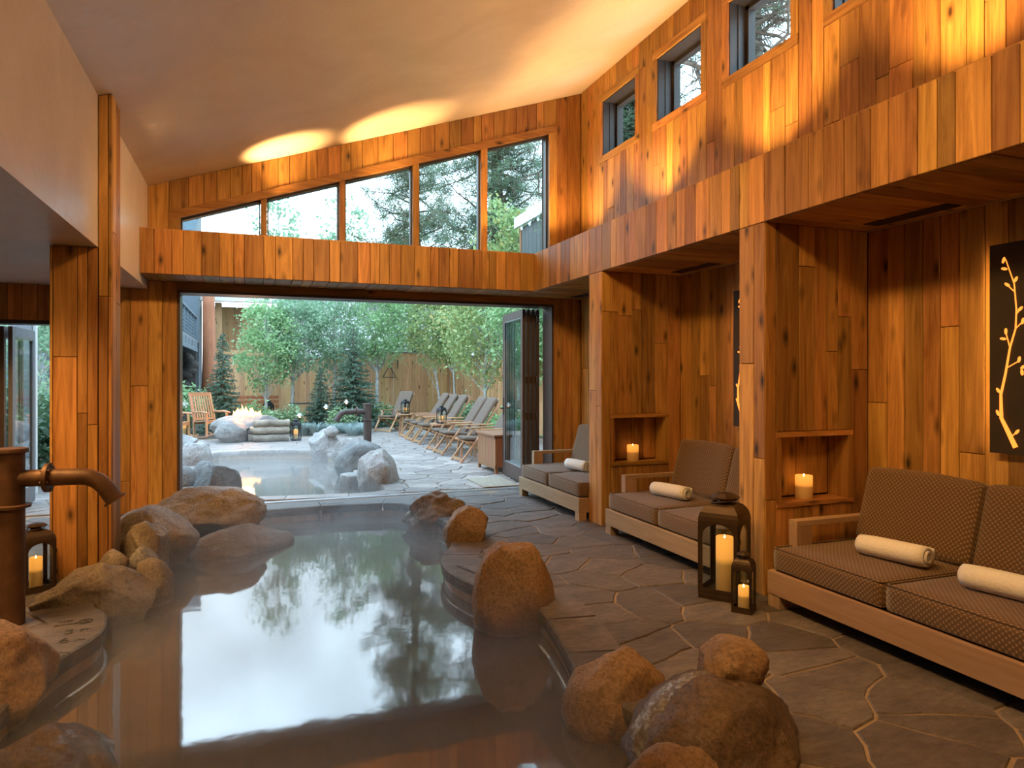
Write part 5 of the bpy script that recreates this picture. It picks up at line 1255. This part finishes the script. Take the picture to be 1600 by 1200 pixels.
# tall conifers outside
def pine(label, x, y, h, r, z0c, seed, tr=0.28, nbr=70, tuft=16, mat='needle_pine', bare=0.0):
    R = random.Random(seed); t = thing('pine_tree', label, 'tree', (x, y, -0.05))
    MB().tube([(0, 0, 0), (0.1, 0, h*0.5), (0, 0.1, h)], [tr, tr*0.75, 0.04], 10).build('trunk', 'bark', t, True)
    br = MB(); nd = MB()
    def clump(e):
        if R.random() < bare: return
        for w_ in range(tuft):
            dd = Vector((R.gauss(0, 1), R.gauss(0, 1), R.gauss(0.35, 1))).normalized(); l = R.uniform(0.16, 0.30); sdv = dd.orthogonal().normalized()*0.014; c = e+Vector((R.gauss(0, 0.12), R.gauss(0, 0.12), R.gauss(0, 0.09))); k0 = len(nd.v)
            nd.v += [tuple(c-sdv), tuple(c+sdv), tuple(c+dd*l)]; nd.f.append((k0, k0+1, k0+2))
    for k in range(nbr):
        z = R.uniform(z0c, h*0.98); a = R.uniform(0, 6.28); L = r*(1-0.75*(z-z0c)/(h-z0c+0.01))*R.uniform(0.55, 1.1); d = Vector((math.cos(a), math.sin(a), R.uniform(-0.35, 0.45))); p = Vector((0.05, 0.05, z)); pts = [p.copy()]
        for j in range(6):
            d = (d+Vector((R.gauss(0, 0.28), R.gauss(0, 0.28), R.gauss(0.02, 0.25)))).normalized(); p = p+d*L/6; pts.append(p.copy())
        br.tube(pts, [0.05, 0.042, 0.034, 0.027, 0.02, 0.013, 0.006], 5, False)
        for j in range(2, 7):
            for q in range(3):
                s0 = pts[j]; e = s0+Vector((R.gauss(0, 0.30), R.gauss(0, 0.30), R.gauss(0.06, 0.24))); br.tube([s0, (s0+e)/2+Vector((R.gauss(0, 0.05), R.gauss(0, 0.05), R.gauss(0, 0.06))), e], [0.013, 0.009, 0.004], 4, False)
                clump(e)
    br.build('branches', 'bark', t, True); tag(raw(nd, 'needles', mat, t), kind='stuff')
pine('big ponderosa pine seen through the right clerestory panes', 7.85, 22.6, 14, 3.6, 4.0, 121, 0.32, 120, 34)
pine('pine behind the fourth clerestory pane', 6.3, 28.5, 14, 3.4, 5.0, 122, 0.28, 100, 30)
pine('dense pine outside the farthest small window', 8.4, 14.2, 11, 2.4, 4.5, 123, 0.22, 110, 34)
pine('gnarled bare-branched pine outside the middle small windows', 7.6, 9.6, 11, 3.4, 5.0, 124, 0.20, 70, 8, bare=0.75)
pine('pine outside the third small window', 9.4, 11.2, 12, 2.8, 4.0, 125, 0.25, 60, 18, bare=0.2)
pine('pine outside the nearest small windows', 8.6, 4.6, 12, 2.8, 4.5, 126, 0.25, 50, 14, bare=0.3)
tree('thin treetop visible in the second clerestory pane', 1.2, 36.0, 6.0, 9.2, (1.2, 1.0, 1.9), 750, 83, 'leaf_teal', ls=0.12, name='birch_tree')
tree('thin treetop visible in the third clerestory pane', 4.4, 36.0, 6.0, 9.2, (1.3, 1.0, 1.8), 750, 84, 'leaf_teal', ls=0.12, name='birch_tree')
# seen through the left aisle door
shrub('dark leafy shrub outside the left aisle door', -3.0, 11.2, 0.65, 1.25, 1900, 131, 'leaf_dark', 0.07)
shrub('dark leafy shrub farther out from the left aisle door', -3.6, 13.4, 0.9, 1.3, 1500, 132, 'leaf_dark', 0.07)
tree('dark green tree outside the left aisle door', -3.9, 15.5, 0.5, 1.9, (1.1, 1.0, 1.5), 6000, 85, 'leaf_teal', nb=95)
gp = thing('porch_post', 'grey painted post outside the left aisle door', 'post', (-2.75, 10.4, 0))
MB().b2((-0.12, -0.1, 0), (0.12, 0.1, 2.6)).build('shaft', 'grey_paint', gp); MB().b2((-0.135, -0.115, 0), (0.135, 0.115, 0.14)).build('plinth', 'white_paint', gp); MB().b2((0.12, -0.04, 0), (0.15, 0.04, 2.6)).build('edge_strip', 'white_paint', gp)
rocker('weathered teak rocking chair glimpsed through the left aisle door', (-3.15, 13.1, 0), -0.4)

# ------------------------------------------------------------------ steam over the pools
def steam(name, label, loop, z1, dens, seed):
    Lp = offset_loop(loop, -0.03)[::3]; n = len(Lp)
    mb = MB().add([(q.x, q.y, ZW+0.004) for q in Lp]+[(q.x, q.y, z1) for q in Lp], [tuple(range(n-1, -1, -1)), tuple(range(n, 2*n))]+[(i, (i+1) % n, n+(i+1) % n, n+i) for i in range(n)])
    m = bpy.data.materials.new(name); m.use_nodes = True; nn = m.node_tree; nn.nodes.clear()
    out = nn.nodes.new('ShaderNodeOutputMaterial'); vs = nn.nodes.new('ShaderNodeVolumeScatter'); vs.inputs['Color'].default_value = (0.95, 0.96, 0.97, 1); vs.inputs['Anisotropy'].default_value = 0.2
    g = nn.nodes.new('ShaderNodeNewGeometry'); s = nn.nodes.new('ShaderNodeSeparateXYZ'); nn.links.new(g.outputs['Position'], s.inputs[0])
    nz = nn.nodes.new('ShaderNodeTexNoise'); nz.inputs['Scale'].default_value = 1.6; nz.inputs['Detail'].default_value = 3.0; nn.links.new(g.outputs['Position'], nz.inputs['Vector'])
    hgt = math_(nn, 'SUBTRACT', 1.0, math_(nn, 'DIVIDE', math_(nn, 'SUBTRACT', s.outputs['Z'], ZW), z1-ZW))
    pw = math_(nn, 'POWER', math_(nn, 'MAXIMUM', hgt, 0.0), 2.0)
    d = math_(nn, 'MULTIPLY', pw, math_(nn, 'MULTIPLY', ramp(nn, nz.outputs['Fac'], [(0.33, 0.1), (0.7, 1.0)]), dens))
    nn.links.new(d, vs.inputs['Density']); nn.links.new(vs.outputs[0], out.inputs['Volume'])
    MATS[name] = m
    o = mb.build(name, name); tag(o, label, 'steam', kind='stuff')
    m.cycles.volume_step_rate = 4.0 if hasattr(m.cycles, 'volume_step_rate') else 1.0
    return o
steam('steam', 'thin white steam drifting over the indoor pool', L1, 0.42, 1.3, 1)
steam('steam', 'white steam rising from the garden pool', L2, 0.60, 0.42, 2)
